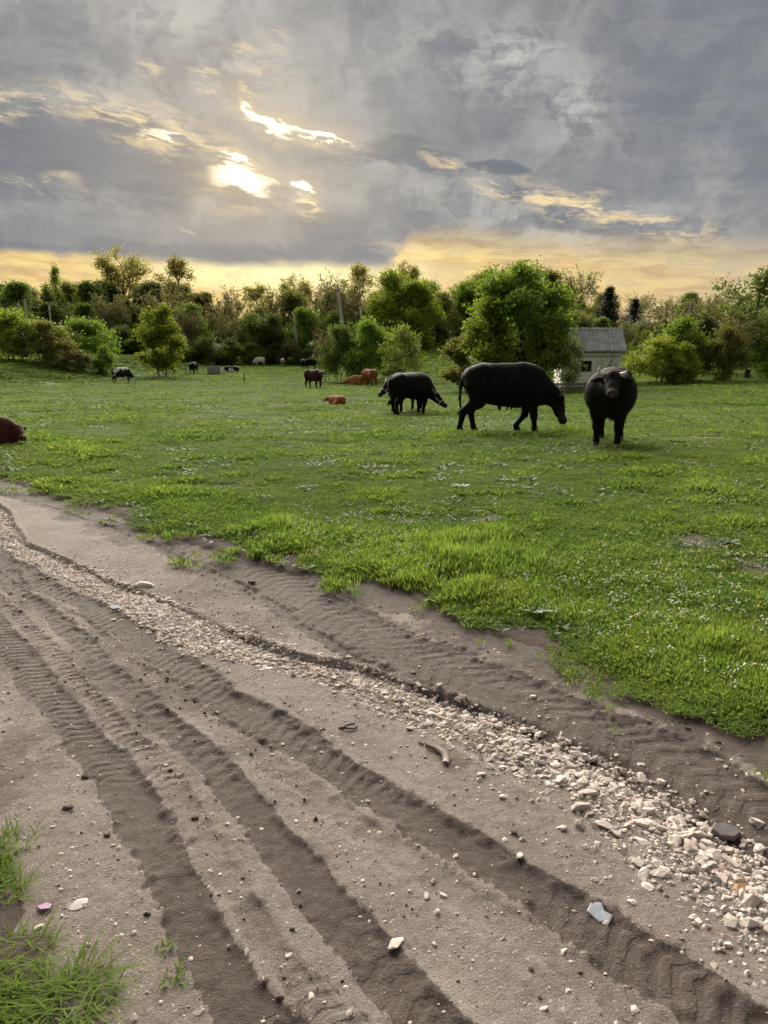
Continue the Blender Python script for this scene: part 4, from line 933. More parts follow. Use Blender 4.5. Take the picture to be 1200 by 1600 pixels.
# the big tree by the hut
mb, C, SH, g = tree_parts(41, 6.5, 2.8, 0.75, nl=24, ntw=11, nclump=5, nleaf=17, ls=0.11, spread=0.42, tr=0.26, twig_r=0.016)
bt = empty('broadleaf_tree', (8.0, 44.6, z_at(8.0, 44.6)), 0.6); obj('trunk', mb.mesh('trunk', M_BARK, True), bt); obj('crown', leaves_mesh('crown', C, 0.125, g, LEAF['green'], SH, 0.35), bt)
tag(bt, 'largest round crowned green tree standing between the grazing buffalo and the hut', 'tree')
for x, y, h, r, sd, lf, lb in ((6.2, 43.2, 4.6, 1.7, 42, 'fresh', 'yellow green young tree in front of the left of the big tree'), (9.15, 42.9, 3.6, 1.05, 43, 'fresh', 'yellow green sapling in front of the right of the big tree'), (4.6, 45.5, 2.6, 1.3, 44, 'olive', 'low olive bush at the left foot of the big tree')):
    mb, C, SH, g = tree_parts(sd, h, r, 0.35, nl=13, ntw=8, nclump=4, nleaf=13, ls=0.1, spread=0.5, tr=0.09, twig_r=0.012)
    e_ = empty('young_tree', (x, y, z_at(x, y))); obj('trunk', mb.mesh('trunk', M_BARK, True), e_); obj('crown', leaves_mesh('crown', C, 0.105, g, LEAF[lf], SH, 0.3), e_); tag(e_, lb, 'tree')
plant('flowering_shrub', 'flower', 10.7, 43.4, 0.44, 0.74, 'green', 'white blossoming shrub in front of the hut', None, 0.4, 'shrub')
plant('flowering_shrub', 'flower', 1.45, 62, 1.0, 1.2, 'fresh', 'pale blossoming shrub right of the leaning pole', None, 1.4, 'shrub')
# thicket round the thick leaning pole
plant('shrub', 'bush0', -1.6, 66, 1.0, 1.15, 'green', 'mid green bush just right of the thick leaning pole', None, 0.2, 'shrub')
plant('shrub', 'bush1', -3.9, 67.5, 0.72, 1.05, 'dark', 'darker bush just left of the thick leaning pole', None, 1.2, 'shrub')
plant('shrub', 'bush0', 0.2, 72, 0.9, 0.95, 'green', 'green bush behind the blossoming shrub', None, 2.9, 'shrub')
plant('bare_shrub', 'twig0', -5.4, 69, 0.42, 0.40, 'brown', 'brown budding shrub left of the thick leaning pole', None, 1.0, 'shrub')
# lone tree in the left pasture
mb, C, SH, g = tree_parts(51, 6.6, 2.35, 0.5, nl=12, ntw=8, nclump=4, nleaf=13, ls=0.14, spread=0.5, tr=0.10, stems=2, twig_r=0.02)
lt = empty('small_tree', (-23.6, 80, z_at(-23.6, 80)), 0.3); obj('trunk', mb.mesh('trunk', M_BARK, True), lt); obj('crown', leaves_mesh('crown', C, 0.15, g, LEAF['fresh'], SH, 0.3), lt)
tag(lt, 'lone leafy small tree standing in the left of the pasture', 'tree')
# left bushes on the bank
LB = [(-38.0, 76, 1.35, 1.0, 'fresh', 'bush1', 'large yellow green bush at the left edge of the frame'), (-33.6, 75, 1.15, 0.92, 'olive', 'bush0', 'rounded olive green bush second from the left edge'), (-33.0, 84, 1.2, 1.0, 'green', 'bush1', 'green bush behind the rounded olive bush'),
      (-41.5, 80, 1.2, 1.15, 'fresh', 'bush0', 'tall bush half cut by the left frame edge'), (-28.6, 77, 0.5, 0.62, 'green', 'bush0', 'small bushy sapling right of the left bushes'), (-30.6, 74.5, 0.7, 0.42, 'brown', 'bush1', 'low brown scrub at the foot of the left bushes')]
for i, (x, y, a, b, lf, pr, lb) in enumerate(LB): plant('shrub', pr, x, y, a, b, lf, lb, None, i * 1.3, 'shrub')
for i in range(7): plant('hedge_bush', 'bush%d' % (i % 2), -42 + i * 3.0 + rng.normal(0, 0.4), 112 + 0.7 * i + rng.normal(0, 1), 1.0, 0.85, 'dark' if i % 2 else 'green', 'low hedge bush along the back of the left pasture', 'hedge bushes behind the left pasture', None, 'shrub')
plant('flowering_shrub', 'flower', -31.0, 106, 1.5, 1.6, 'green', 'pale blossoming bush behind the lone left tree', None, 0.7, 'shrub')
# right-hand shrubs and trees
RB = [(16.9, 46.6, 0.74, 0.56, 'yellow', 'bush1', 'bright yellow green bush right of the hut'), (18.3, 45.6, 0.42, 0.5, 'yellow', 'bush0', 'small yellow bush in front of the larger yellow one'), (19.2, 48.6, 0.75, 0.85, 'green', 'bush0', 'mid green bush behind the small yellow bush'),
      (17.4, 45.0, 0.40, 0.32, 'green', 'bush0', 'low green scrub at the foot of the yellow bush'), (21.3, 47.2, 0.55, 0.72, 'olive', 'bush0', 'olive bush left of the dark pole'), (26.2, 50.5, 0.7, 0.55, 'green', 'bush1', 'low green bush under the dark spreading tree'), (29.3, 51.5, 0.8, 0.75, 'olive', 'bush1', 'olive bush at the right edge of the frame'),
      (24.2, 58.5, 0.9, 0.95, 'dark', 'bush0', 'dark bush behind the right pole'), (31.5, 55, 0.9, 1.0, 'green', 'bush0', 'green bush by the right frame edge behind the olive one')]
for i, (x, y, a, b, lf, pr, lb) in enumerate(RB): plant('shrub', pr, x, y, a, b, lf, lb, None, i * 1.7, 'shrub')
for x, y, h, r, sd, lf, lb in ((25.3, 52.5, 6.4, 3.0, 61, 'dark', 'dark spreading tree with forked black trunk at right'), (29.6, 56, 6.6, 3.2, 62, 'dark', 'dark tree at the right frame edge')):
    mb, C, SH, g = tree_parts(sd, h, r, 1.7, nl=13, ntw=8, nclump=4, nleaf=11, ls=0.12, spread=0.5, tr=0.24, twig_r=0.02, lean=0.05)
    e_ = empty('broadleaf_tree', (x, y, z_at(x, y)), 0.4); obj('trunk', mb.mesh('trunk', M_BARK, True), e_); obj('crown', leaves_mesh('crown', C, 0.13, g, LEAF[lf], SH, 0.3), e_); tag(e_, lb, 'tree')
plant('budding_tree', 'twig1', 20.6, 55, 0.62, 0.46, 'brown', 'brown budding tree between the yellow bush and the dark pole', None, 0.4)
plant('budding_tree', 'twig0', 22.6, 49.0, 0.45, 0.36, 'brown', 'brown budding bush in front of the dark pole', None, 1.4)
# hillside behind the hut
plant('conifer', 'conifer', 37.6, 128, 1.35, 0.86, None, 'dark conical fir, the taller and left of the two on the skyline', None)
plant('conifer', 'conifer', 42.6, 130, 1.2, 0.66, None, 'dark conical fir, the shorter and right of the two on the skyline', None)
gr_ = np.random.default_rng(71); hs = []
for i in range(70):
    y = gr_.uniform(62, 160); x = y * gr_.uniform(0.235, 0.56)
    if 0.295 < x / y < 0.385: continue
    if y < 80 and x < 20: continue
    hs.append((x, y))
for i in range(16):
    y = gr_.uniform(72, 150); x = y * (0.30 + 0.085 * i / 15); hs.append((x, y))
names = {'green': 'green', 'dark': 'dark green', 'olive': 'olive green', 'brown': 'brown budding'}
for i, (x, y) in enumerate(hs):
    lf = ['green', 'dark', 'olive', 'brown', 'dark'][i % 5]; pr = 'twig%d' % (i % 2) if lf == 'brown' else 'dense%d' % (i % 3)
    s = gr_.uniform(0.32, 0.52) * (1 + 0.2 * (y > 110)); s = min(s, max(0.08, (1.6 + 0.031 * y - z_at(x, y)) / 10.5)) if 0.29 < x / y < 0.39 else s
    plant('hillside_tree', pr, x, y, max(s * 1.15, 0.32), s, lf, 'small %s tree on the slope, %s' % (names[lf], 'left of the far houses' if x / y < 0.30 else 'below the far houses' if x / y < 0.37 else 'left of the dark pole' if x / y < 0.41 else 'right of the dark pole'), 'trees on the slope behind the hut')
for i, (x, y) in enumerate(((36.5, 150), (45, 152), (50, 150), (56, 148), (61, 150), (66, 148), (72, 150), (78, 148), (33, 152))):
    plant('skyline_tree', ['twig0', 'airy1', 'twig1'][i % 3], x * 1.45, y * 1.45, 1.0, [0.80, 0.62, 0.85][i % 3], ['brown', 'bronze', 'olive'][i % 3], 'thin budding tree on the right skyline, ' + ('above the houses' if x < 53 else 'right of the dark pole'), 'thin trees on the right skyline')

# the wood behind the pasture, left to right
gw = np.random.default_rng(81)
def where(x, y):
    a = x / y
    return 'at the far left' if a < -0.40 else 'left of the lone tree' if a < -0.30 else 'behind the lone left tree' if a < -0.22 else 'behind the trough' if a < -0.13 else 'left of the leaning pole' if a < -0.05 else 'behind the central bushes' if a < 0.06 else 'behind the big tree'
def wood(x, y, pr, s, sz, lf, label, group=None): plant('woodland_tree', pr, x, y, s, sz, lf, label, group)
wood(-47.5, 141, 'airy0', 1.45, 1.14, 'bronze', 'tall airy sunlit tree breaking the skyline at left', None)
wood(-38.2, 143, 'airy1', 1.3, 1.08, 'bronze', 'round topped bronze tree just right of the tall airy one', None)
wood(-59.5, 140, 'airy1', 0.5, 0.98, 'green', 'slim pointed tree top on the left skyline', None)
wood(-16.0, 142, 'airy0', 0.95, 0.92, 'bronze', 'airy bronze tree top above the wood left of centre', None)
wood(-4.5, 141, 'airy1', 1.15, 1.05, 'bronze', 'broad airy bronze tree top above the wood at centre', None)
wood(4.5, 140, 'airy0', 0.9, 0.92, 'bronze', 'airy bronze tree top above the bright green trees', None)
wood(1.6, 116, 'dense2', 1.05, 1.12, 'fresh', 'tall bright green tree standing out of the wood at centre', None)
wood(4.6, 112, 'dense0', 1.0, 0.88, 'fresh', 'bright green rounded tree left of the big tree', None)
wood(-6.5, 124, 'twig1', 1.1, 1.12, 'brown', 'dark brown twiggy tree behind the thick leaning pole', None)
G = {'green': 'mid green', 'dark': 'dark green', 'olive': 'olive', 'brown': 'brown budding', 'fresh': 'bright green', 'bronze': 'bronze'}
rows = [(122, -84, 22, 3.9, 0.76, ['dark', 'green', 'green', 'brown', 'olive', 'green', 'green', 'dark', 'green']), (131, -88, 30, 4.6, 0.92, ['dark', 'green', 'brown', 'green', 'olive', 'green', 'brown']), (146, -98, 44, 5.0, 0.98, ['brown', 'bronze', 'olive', 'brown', 'dark'])]
for y0, xa, xb, dx, s0, cyc in rows:
    for i, x in enumerate(np.arange(xa, xb, dx)):
        if x / y0 > 0.265: continue
        x = x + gw.normal(0, 0.9); y = y0 + gw.normal(0, 2.2); lf = cyc[(i * 2 + int(gw.integers(0, 2))) % len(cyc)]
        if -46 < x < -22 and y0 < 125 and lf in ('green', 'olive'): lf = 'brown'
        if x < -50 and lf in ('brown',) and y0 > 125: lf = 'dark'
        pr = 'twig%d' % int(gw.integers(0, 2)) if lf == 'brown' else ('airy1' if lf == 'bronze' else 'dense%d' % int(gw.integers(0, 3)))
        s = s0 * gw.uniform(0.85, 1.15); sz = s * (0.92 if pr[0] in 'dt' else 0.78)
        wood(x, y, pr, s, sz, lf, '%s tree in the wood, %s row, %s' % (G[lf], {122: 'front', 131: 'middle', 146: 'back'}[y0], where(x, y)), '%s trees of the wood' % G[lf])
for i, x in enumerate(np.arange(-66, 14, 3.4)):       # undergrowth at the foot of the wood
    plant('wood_edge_shrub', 'bush%d' % (i % 2), x + gw.normal(0, 0.7), 117.5 + gw.normal(0, 1.2), gw.uniform(0.7, 1.1), gw.uniform(0.5, 0.9), ['dark', 'green', 'dark', 'brown'][i % 4], 'low shrub at the foot of the wood, ' + where(x, 117), 'shrubs at the foot of the wood', None, 'shrub')
for i, x in enumerate(np.arange(-74, 24, 4.0)):
    y = 139 + gw.normal(0, 1.5); plant('understorey_shrub', 'bush%d' % (i % 2), x + gw.normal(0, 0.8), y, gw.uniform(1.2, 1.6), gw.uniform(1.0, 1.4), ['dark', 'green', 'olive'][i % 3], 'shrub deep inside the wood, ' + where(x, y), 'understorey of the wood', None, 'shrub')

# ================================================================ cattle
def coat(name, c0, c1, scale=6, rough=0.7, spec=0.06, patch=None, pscale=1.6, pth=0.5):
    m, t, out = new_mat(name); v = objco(t)
    a = noise(v, scale, 4, 0.6); b = noise(comb_stretch(t, v), 30, 3, 0.6)
    c = mixc(step(a * 0.6 + b * 0.4, 0.35, 0.68), c0, c1)
    c = mixc(attr(t, 'face'), c, (c1[0] * 2.6, c1[1] * 3.0, c1[2] * 3.4)) if c1[0] < 0.02 else c
    if patch: c = mixc(step(noise(v, pscale, 2, 0.45), pth - 0.012, pth + 0.012), c, patch)
    p = bsdf(t, c, rough, spec, bump(t, b + a * 0.6, 0.35, 0.012)); t.links.new(p.outputs[0], out.inputs[0]); return m
def comb_stretch(t, v):
    mp = t.nodes.new('ShaderNodeMapping'); t.links.new(v.k, mp.inputs[0]); mp.inputs['Scale'].default_value = (1.0, 1.0, 0.35); return N(mp.outputs[0])
COAT = {
 'black': coat('coat_black', (0.0045, 0.004, 0.004), (0.010, 0.0085, 0.008)),
 'blackbrown': coat('coat_black_brown', (0.0045, 0.0038, 0.0038), (0.013, 0.009, 0.0075)),
 'darkred': coat('coat_dark_red', (0.045, 0.016, 0.011), (0.085, 0.030, 0.020)),
 'brown': coat('coat_dark_brown', (0.028, 0.013, 0.009), (0.075, 0.030, 0.016)),
 'red': coat('coat_red', (0.19, 0.062, 0.022), (0.29, 0.105, 0.040)),
 'orange': coat('coat_orange', (0.26, 0.105, 0.040), (0.36, 0.165, 0.070)),
 'pied': coat('coat_pied', (0.012, 0.011, 0.011), (0.025, 0.022, 0.02), patch=(0.62, 0.58, 0.52), pscale=1.7, pth=0.52),
 'white': coat('coat_white', (0.60, 0.55, 0.48), (0.70, 0.66, 0.60), patch=(0.03, 0.025, 0.02), pscale=1.9, pth=0.62),
 'tan': coat('coat_tan', (0.36, 0.20, 0.09), (0.46, 0.28, 0.14), patch=(0.66, 0.60, 0.52), pscale=2.0, pth=0.52),
}
M_HORN = simple('horn', (0.10, 0.09, 0.075), (0.30, 0.27, 0.23), 5, 0.5, 0.35, 0.2, 0.01)
M_HORNP = simple('pale_horn', (0.34, 0.31, 0.27), (0.52, 0.48, 0.43), 7, 0.5, 0.35, 0.2, 0.01)
M_HOOF = simple('hoof', (0.018, 0.016, 0.015), (0.045, 0.04, 0.035), 8, 0.6, 0.3, 0.2, 0.01)
M_NOSE = simple('wet_nose', (0.07, 0.072, 0.078), (0.13, 0.132, 0.14), 20, 0.35, 0.5, 0.2, 0.01)
M_EYE = simple('eye', (0.01, 0.008, 0.006), (0.02, 0.015, 0.012), 8, 0.1, 0.6, 0.0, 0.01)
M_ROPE = simple('halter_rope', (0.45, 0.42, 0.38), (0.62, 0.60, 0.56), 20, 0.8, 0.2, 0.3, 0.01)

def sdf_mesh(prims, vox, k=0.055):
    """smooth union of tapered capsules -> one closed surface (surface nets)"""
    A = np.array([p[0] for p in prims], float); B = np.array([p[1] for p in prims], float); ra = np.array([p[2] for p in prims]); rb = np.array([p[3] for p in prims])
    sq = np.array([p[4] if len(p) > 4 else 1.0 for p in prims])           # sideways squash
    m = np.maximum(ra, rb)[:, None] * 1.25 + 2.5 * vox
    lo = np.minimum(A, B).__sub__(m).min(0); hi = (np.maximum(A, B) + m).max(0)
    ax = [np.arange(lo[i], hi[i] + vox, vox) for i in range(3)]
    X, Y, Z = np.meshgrid(*ax, indexing='ij'); D = np.full(X.shape, 9.0)
    for a, b, r0, r1, s in zip(A, B, ra, rb, sq):
        mm = max(r0, r1) * 1.3 + k * 1.5 + 2 * vox
        sl_ = []
        for i in range(3):
            l, h = min(a[i], b[i]) - mm, max(a[i], b[i]) + mm
            sl_.append(slice(max(0, int((l - lo[i]) / vox)), min(len(ax[i]), int((h - lo[i]) / vox) + 2)))
        sl_ = tuple(sl_); x, y, z = X[sl_], Y[sl_], Z[sl_]; ba = b - a
        # squash acts about the capsule's own axis, across y
        yc = a[1]
        px, py, pz = x - a[0], (y - yc) / s, z - a[2]; bx, by, bz = ba[0], ba[1] / s, ba[2]
        h = np.clip((px * bx + py * by + pz * bz) / max(bx * bx + by * by + bz * bz, 1e-9), 0, 1)
        d = (np.sqrt((px - bx * h) ** 2 + (py - by * h) ** 2 + (pz - bz * h) ** 2) - (r0 + (r1 - r0) * h)) * min(1.0, s)
        o = D[sl_]; kk = min(k, 1.2 * min(r0, r1) + 0.012); hh_ = np.clip(0.5 + 0.5 * (o - d) / kk, 0, 1)
        D[sl_] = o * (1 - hh_) + d * hh_ - kk * hh_ * (1 - hh_)
    S = D < 0; n = S.shape
    c8 = [D[i:n[0] - 1 + i, j:n[1] - 1 + j, l:n[2] - 1 + l] for i in (0, 1) for j in (0, 1) for l in (0, 1)]
    cnt = sum((c < 0).astype(np.int8) for c in c8); act = (cnt > 0) & (cnt < 8); ids = np.full(act.shape, -1); ids[act] = np.arange(act.sum())
    cell = np.argwhere(act); corner = np.stack([c[act] for c in c8], 1)
    off = np.array([(i, j, l) for i in (0, 1) for j in (0, 1) for l in (0, 1)], float); acc = np.zeros((len(cell), 3)); num = np.zeros(len(cell))
    for a in range(8):
        for b in range(a + 1, 8):
            if np.abs(off[a] - off[b]).sum() != 1: continue
            va, vb = corner[:, a], corner[:, b]; x = (va < 0) != (vb < 0); t = np.where(x, va / np.where(va - vb == 0, 1, va - vb), 0)
            acc += np.where(x[:, None], off[a] + (off[b] - off[a]) * t[:, None], 0); num += x
    V = (cell + acc / num[:, None]) * vox + lo
    Q = []
    for d in range(3):
        e1, e2 = [q for q in range(3) if q != d]
        s0 = [slice(1, n[i] - 1) for i in range(3)]; s0[d] = slice(0, n[d] - 1); s1 = list(s0); s1[d] = slice(1, n[d])
        a, b = S[tuple(s0)], S[tuple(s1)]; idx = np.argwhere(a != b); fl = a[a != b]
        base = idx + np.array([0 if i == d else 1 for i in range(3)])
        def cid(o1, o2):
            c = base.copy(); c[:, e1] -= o1; c[:, e2] -= o2; return ids[c[:, 0], c[:, 1], c[:, 2]]
        q = np.stack([cid(1, 1), cid(0, 1), cid(0, 0), cid(1, 0)], 1)
        if d == 1: q = q[:, ::-1]
        q = np.where(fl[:, None], q, q[:, ::-1]); Q.append(q)
    Q = np.concatenate(Q)
    for _ in range(2):       # light smoothing
        s = np.zeros_like(V); c = np.zeros(len(V))
        for i in range(4):
            np.add.at(s, Q[:, i], V[Q[:, (i + 1) % 4]]); np.add.at(c, Q[:, i], 1); np.add.at(s, Q[:, i], V[Q[:, i - 1]]); np.add.at(c, Q[:, i], 1)
        V = V * 0.5 + 0.5 * s / c[:, None]
    return V, Q
def unit(v): v = np.array(v, float); return v / np.linalg.norm(v)
STAND = {  # leg joints, near side (y>0 is the animal's left)
 'fore': [(0.50, 0.19, 0.86, 0.19), (0.46, 0.20, 0.62, 0.115), (0.49, 0.19, 0.37, 0.066), (0.47, 0.185, 0.12, 0.046), (0.49, 0.185, 0.035, 0.058)],
 'hind': [(-0.60, 0.17, 0.98, 0.25), (-0.56, 0.20, 0.66, 0.145), (-0.76, 0.19, 0.45, 0.070), (-0.73, 0.185, 0.12, 0.047), (-0.70, 0.185, 0.035, 0.058)]}
def bovine(name, mat, head=(1.05, 0, 0.62), face=(0.25, 0, -1.0), legs=None, lying=False, vox=0.025, belly=1.0, buffalo=True, horns=None, ear=0.2, hair=0, halter=False, tail_side=0.0, tuck=0.0, horn_mat=None, hump=0.0, neck_r=0.215):
    """an animal standing at the origin, nose along +x; returns the Empty"""
    root = empty(name); P = []
    dz = -0.60 if lying else 0.0
    c = lambda x, y, z: np.array([x, y, z + dz])
    P += [(c(-0.50, 0, 1.01), c(0.40, 0, 0.99), 0.37, 0.41, 0.86 * belly), (c(-0.26, 0, 0.93), c(0.22, 0, 0.87), 0.36, 0.36, 0.98 * belly), (c(-0.50, 0.22, 1.24), c(-0.42, 0.22, 1.22), 0.08, 0.06), (c(-0.50, -0.22, 1.24), c(-0.42, -0.22, 1.22), 0.08, 0.06), (c(-0.84, 0.08, 1.12), c(-0.80, 0.08, 1.05), 0.08, 0.08), (c(-0.84, -0.08, 1.12), c(-0.80, -0.08, 1.05), 0.08, 0.08),
          (c(-0.66, 0.11, 1.12), c(-0.50, 0.11, 1.20), 0.23, 0.20), (c(-0.66, -0.11, 1.12), c(-0.50, -0.11, 1.20), 0.23, 0.20), (c(-0.5, 0, 1.28), c(-0.1, 0, 1.265), 0.12, 0.11),
          (c(0.30, 0, 1.22 + hump), c(0.52, 0, 1.14 + hump), 0.19, 0.20), (c(0.56, 0, 0.92), c(0.60, 0, 0.78), 0.30, 0.24, 0.85), (c(-0.1, 0, 1.27), c(0.3, 0, 1.24), 0.11, 0.16)]
    hd, f = np.array(head, float), unit(face)
    if lying: hd = hd + np.array([0, 0, dz])
    side = unit(np.cross((0, 0, 1), f)) if abs(f[2]) < 0.97 else unit((-f[1], f[0], 0)) if abs(f[0]) + abs(f[1]) > 1e-3 else np.array([0, 1., 0])
    up = np.cross(f, side); 
    n0 = c(0.56, 0, 1.04)
    P += [(n0, hd - f * 0.02, neck_r + 0.05, neck_r - 0.07, 0.82), (c(0.55, 0, 0.85), hd + f * 0.05 - up * 0.05, 0.22, 0.12, 0.8)]
    muz = hd + f * 0.47
    P += [(hd + up * 0.015, hd + f * 0.22, 0.122, 0.105), (hd + f * 0.16 - up * 0.02, muz - up * 0.015, 0.096, 0.072), (muz - side * 0.035, muz + side * 0.035, 0.066, 0.066), (hd - up * 0.05 + f * 0.05, hd - up * 0.07 + f * 0.28, 0.10, 0.07)]
    for s in (-1, 1):
        e0 = hd + side * s * 0.10 + up * 0.03 - f * 0.03; droop = np.array([0, 0, -0.25])
        e1 = e0 + unit(side * s - f * 0.25 + droop) * ear; em = (e0 + e1) / 2
        P += [(e0, em, 0.028, 0.050), (em, e1, 0.050, 0.014)]
        P.append((hd + side * s * 0.075 + f * 0.10 + up * 0.055, hd + side * s * 0.08 + f * 0.13 + up * 0.05, 0.036, 0.034))
    feet = []
    if lying:
        for s in (-1, 1):
            P += [(c(0.50, s * 0.20, 0.86), c(0.42, s * 0.27, 0.74), 0.17, 0.12), (c(0.42, s * 0.27, 0.74), c(0.72, s * 0.27, 0.66), 0.10, 0.07), (c(0.72, s * 0.27, 0.66), c(0.52, s * 0.24, 0.645), 0.06, 0.045),
                  (c(-0.55, s * 0.20, 0.92), c(-0.20, s * 0.36, 0.78), 0.22, 0.13), (c(-0.20, s * 0.36, 0.78), c(-0.58, s * 0.42, 0.66), 0.10, 0.06), (c(-0.58, s * 0.42, 0.66), c(-0.28, s * 0.46, 0.645), 0.06, 0.045)]
    else:
        L = legs or {}
        for key in ('fore', 'hind'):
            for s, nm in ((1, 'L'), (-1, 'R')):
                J = [list(j) for j in STAND[key]]; dx = L.get(key + nm, (0, 0, 0, 0)); dx = list(dx) + [dx[-1]]
                for j in range(5): J[j][0] += dx[j]; J[j][1] *= s
                lift = L.get('lift_' + key + nm, 0); J[3][2] += lift; J[4][2] += lift
                for a, b in zip(J[:-1], J[1:]): P.append((np.array(a[:3]), np.array(b[:3]), a[3], b[3]))
                feet.append(J[4][:3])
    tb = c(-0.86, 0, 1.16); tx_ = tail_side
    tl = [tb, c(-0.93, tx_ * 0.3, 0.98), c(-0.95, tx_ * 0.7, 0.72), c(-0.93, tx_, 0.50)] if not lying else [tb, c(-0.95, 0.05, 0.95), c(-0.92, 0.15, 0.75), c(-0.8, 0.30, 0.66)]
    for i, (r0, r1) in enumerate(((0.06, 0.035), (0.032, 0.026), (0.026, 0.022))): P.append((tl[i], tl[i + 1], r0, r1))
    V, Q = sdf_mesh(P, vox); me = mesh_np('body', V, Q, mat, True); dd = V - hd; hh2 = np.clip(dd @ f / 0.47, 0, 1); set_attr(me, 'face', np.exp(-(np.linalg.norm(dd - hh2[:, None] * f * 0.47, axis=1) / 0.13) ** 4) * (0.25 + 0.75 * hh2)); body = obj('body', me, root)
    mb = MB(); g = np.random.default_rng(5)
    for i in range(26):
        p = tl[3] + g.normal(0, 0.012, 3); q = p + np.array([g.normal(0, 0.03), g.normal(0, 0.03), -g.uniform(0.10, 0.2)])
        if lying: q[2] = max(q[2], 0.02)
        mb.tube([p, (p + q) / 2 + g.normal(0, 0.01, 3), q], [0.010, 0.008, 0.003], 4)
    mb.obj('tail_tuft', mat, root, True)
    for s in (-1, 1):
        v, fc = ico(2); o = obj('eye', mesh_np('eye', v * 0.021 + (hd + side * s * 0.104 + f * 0.125 + up * 0.062), fc, M_EYE, True), root)
    v, fc = ico(2); w = v[:, :1] * side * 0.062 + v[:, 1:2] * up * 0.042 + v[:, 2:] * f * 0.03
    o = obj('muzzle', mesh_np('muzzle', w + muz + f * 0.052, fc, M_NOSE, True), root)
    for s in (-1, 1):
        v, fc = ico(1); nst = obj('nostril', mesh_np('nostril', (v[:, :1] * side * 0.013 + v[:, 1:2] * up * 0.017 + v[:, 2:] * f * 0.01) + muz + f * 0.078 + side * s * 0.027 + up * 0.006, fc, M_EYE, True), o)
    if horns:
        for s in (-1, 1):
            b0 = hd + side * s * 0.085 + up * 0.095 - f * 0.05; pts = []
            for u in np.linspace(0, 1, 9):
                o1, o2, o3 = horns(u); pts.append(b0 + side * s * o1 + up * o2 - f * o3)
            mb = MB(); mb.tube(pts, 0.036 * (1 - np.linspace(0, 1, 9) ** 1.6) + 0.006, 8); mb.obj('horn', horn_mat or M_HORN, root, True)
    for p in feet:
        mb = MB(); a = np.linspace(0, 2 * np.pi, 10, endpoint=False); rings = []
        for z, r in ((-0.006, 0.068), (0.05, 0.059), (0.085, 0.048)): rings.append(np.stack([p[0] + 0.012 + np.cos(a) * r * 1.1, p[1] + np.sin(a) * r, np.full(10, p[2] - 0.035 + z)], -1))
        mb.add(np.concatenate(rings), [(i * 10 + j, i * 10 + (j + 1) % 10, (i + 1) * 10 + (j + 1) % 10, (i + 1) * 10 + j) for i in range(2) for j in range(10)]); mb.obj('hoof', M_HOOF, root, True)
    if halter:
        a = np.linspace(0, 2 * np.pi, 20); ctr = hd + f * 0.27 - up * 0.02
        mb = MB(); mb.tube([ctr + side * math.cos(q) * 0.112 + up * math.sin(q) * 0.118 for q in a], 0.013, 6)
        ctr2 = hd - f * 0.06
        mb.tube([ctr2 + side * math.cos(q) * 0.158 + up * math.sin(q) * 0.165 for q in a], 0.012, 6)
        for s in (-1, 1): mb.tube([ctr + side * s * 0.112, ctr2 + side * s * 0.158], 0.011, 6)
        mb.obj('halter', M_ROPE, root, True)
        mb = MB(); mb.tube([ctr - up * 0.12, ctr - up * 0.20 + np.array([0, 0, -0.06]), ctr - up * 0.2 + np.array([0.02, 0, -0.22])], 0.010, 5); mb.obj('lead_rope', M_ROPE, root, True)
    if hair:
        g = np.random.default_rng(9); tri = V[Q]; ce = tri.mean(1); nr = np.cross(tri[:, 1] - tri[:, 0], tri[:, 2] - tri[:, 0]); ar = np.linalg.norm(nr, axis=1); nr /= ar[:, None] + 1e-12
        pick = g.choice(len(Q), hair, p=ar / ar.sum()); p = ce[pick] + g.normal(0, vox * 0.35, (hair, 3)); n_ = nr[pick]
        d = n_ * 0.55 + np.array([-0.35, 0, -0.65]) + g.normal(0, 0.35, (hair, 3)); d /= np.linalg.norm(d, axis=1)[:, None]; l = g.uniform(0.018, 0.05, hair)[:, None]
        w = np.cross(d, g.normal(size=(hair, 3))); w /= np.linalg.norm(w, axis=1)[:, None]
        VV = np.stack([p - w * 0.0016, p + w * 0.0016, p + d * l], 1).reshape(-1, 3)
        o = obj('coat_hair', mesh_np('coat_hair', VV, np.arange(3 * hair).reshape(-1, 3), mat), root); o['kind'] = 'stuff'
    return root
def place(o, x, y, heading, s, label, cat, group=None, dz=0.0):
    """heading: degrees, 0 = nose to the right of the photo, 90 = away from the viewer"""
    o.location = (x, y, z_at(x, y) + dz); o.rotation_euler = (0, 0, rad(heading)); o.scale = (s, s, s); return tag(o, label, cat, group)
HB = 'water buffaloes grazing in the pasture'
up_horn = lambda u: (0.045 + 0.10 * math.sin(u * 2.3), 0.12 * u * u + 0.02 * u, 0.02 * u)
back_horn = lambda u: (0.10 * math.sin(u * 2.2), 0.06 * u, 0.26 * u)
# side-on grazing buffalo
b1 = bovine('water_buffalo', COAT['blackbrown'], head=(1.03, 0, 0.70), face=(0.34, 0, -1.0), vox=0.019, belly=0.92, hair=9000, horns=back_horn, ear=0.19, tail_side=-0.03,
            legs={'hindR': (-0.02, -0.05, -0.14, -0.24), 'hindL': (0.0, 0.03, 0.06, 0.10), 'foreR': (0, 0.02, 0.04, 0.08), 'foreL': (0, 0.0, -0.06, -0.22), 'lift_foreL': 0.02})
mb = MB(); 
for x, z, l, r in ((-0.14, 0.57, 0.10, 0.035), (0.02, 0.54, 0.06, 0.018), (0.10, 0.54, 0.06, 0.018), (0.17, 0.55, 0.05, 0.016)): mb.tube([(x, -0.05, z), (x - 0.01, -0.06, z - l * 0.6), (x - 0.005, -0.06, z - l)], [r * 1.3, r, r * 0.4], 8)
mb.obj('teat', COAT['black'], b1, True)
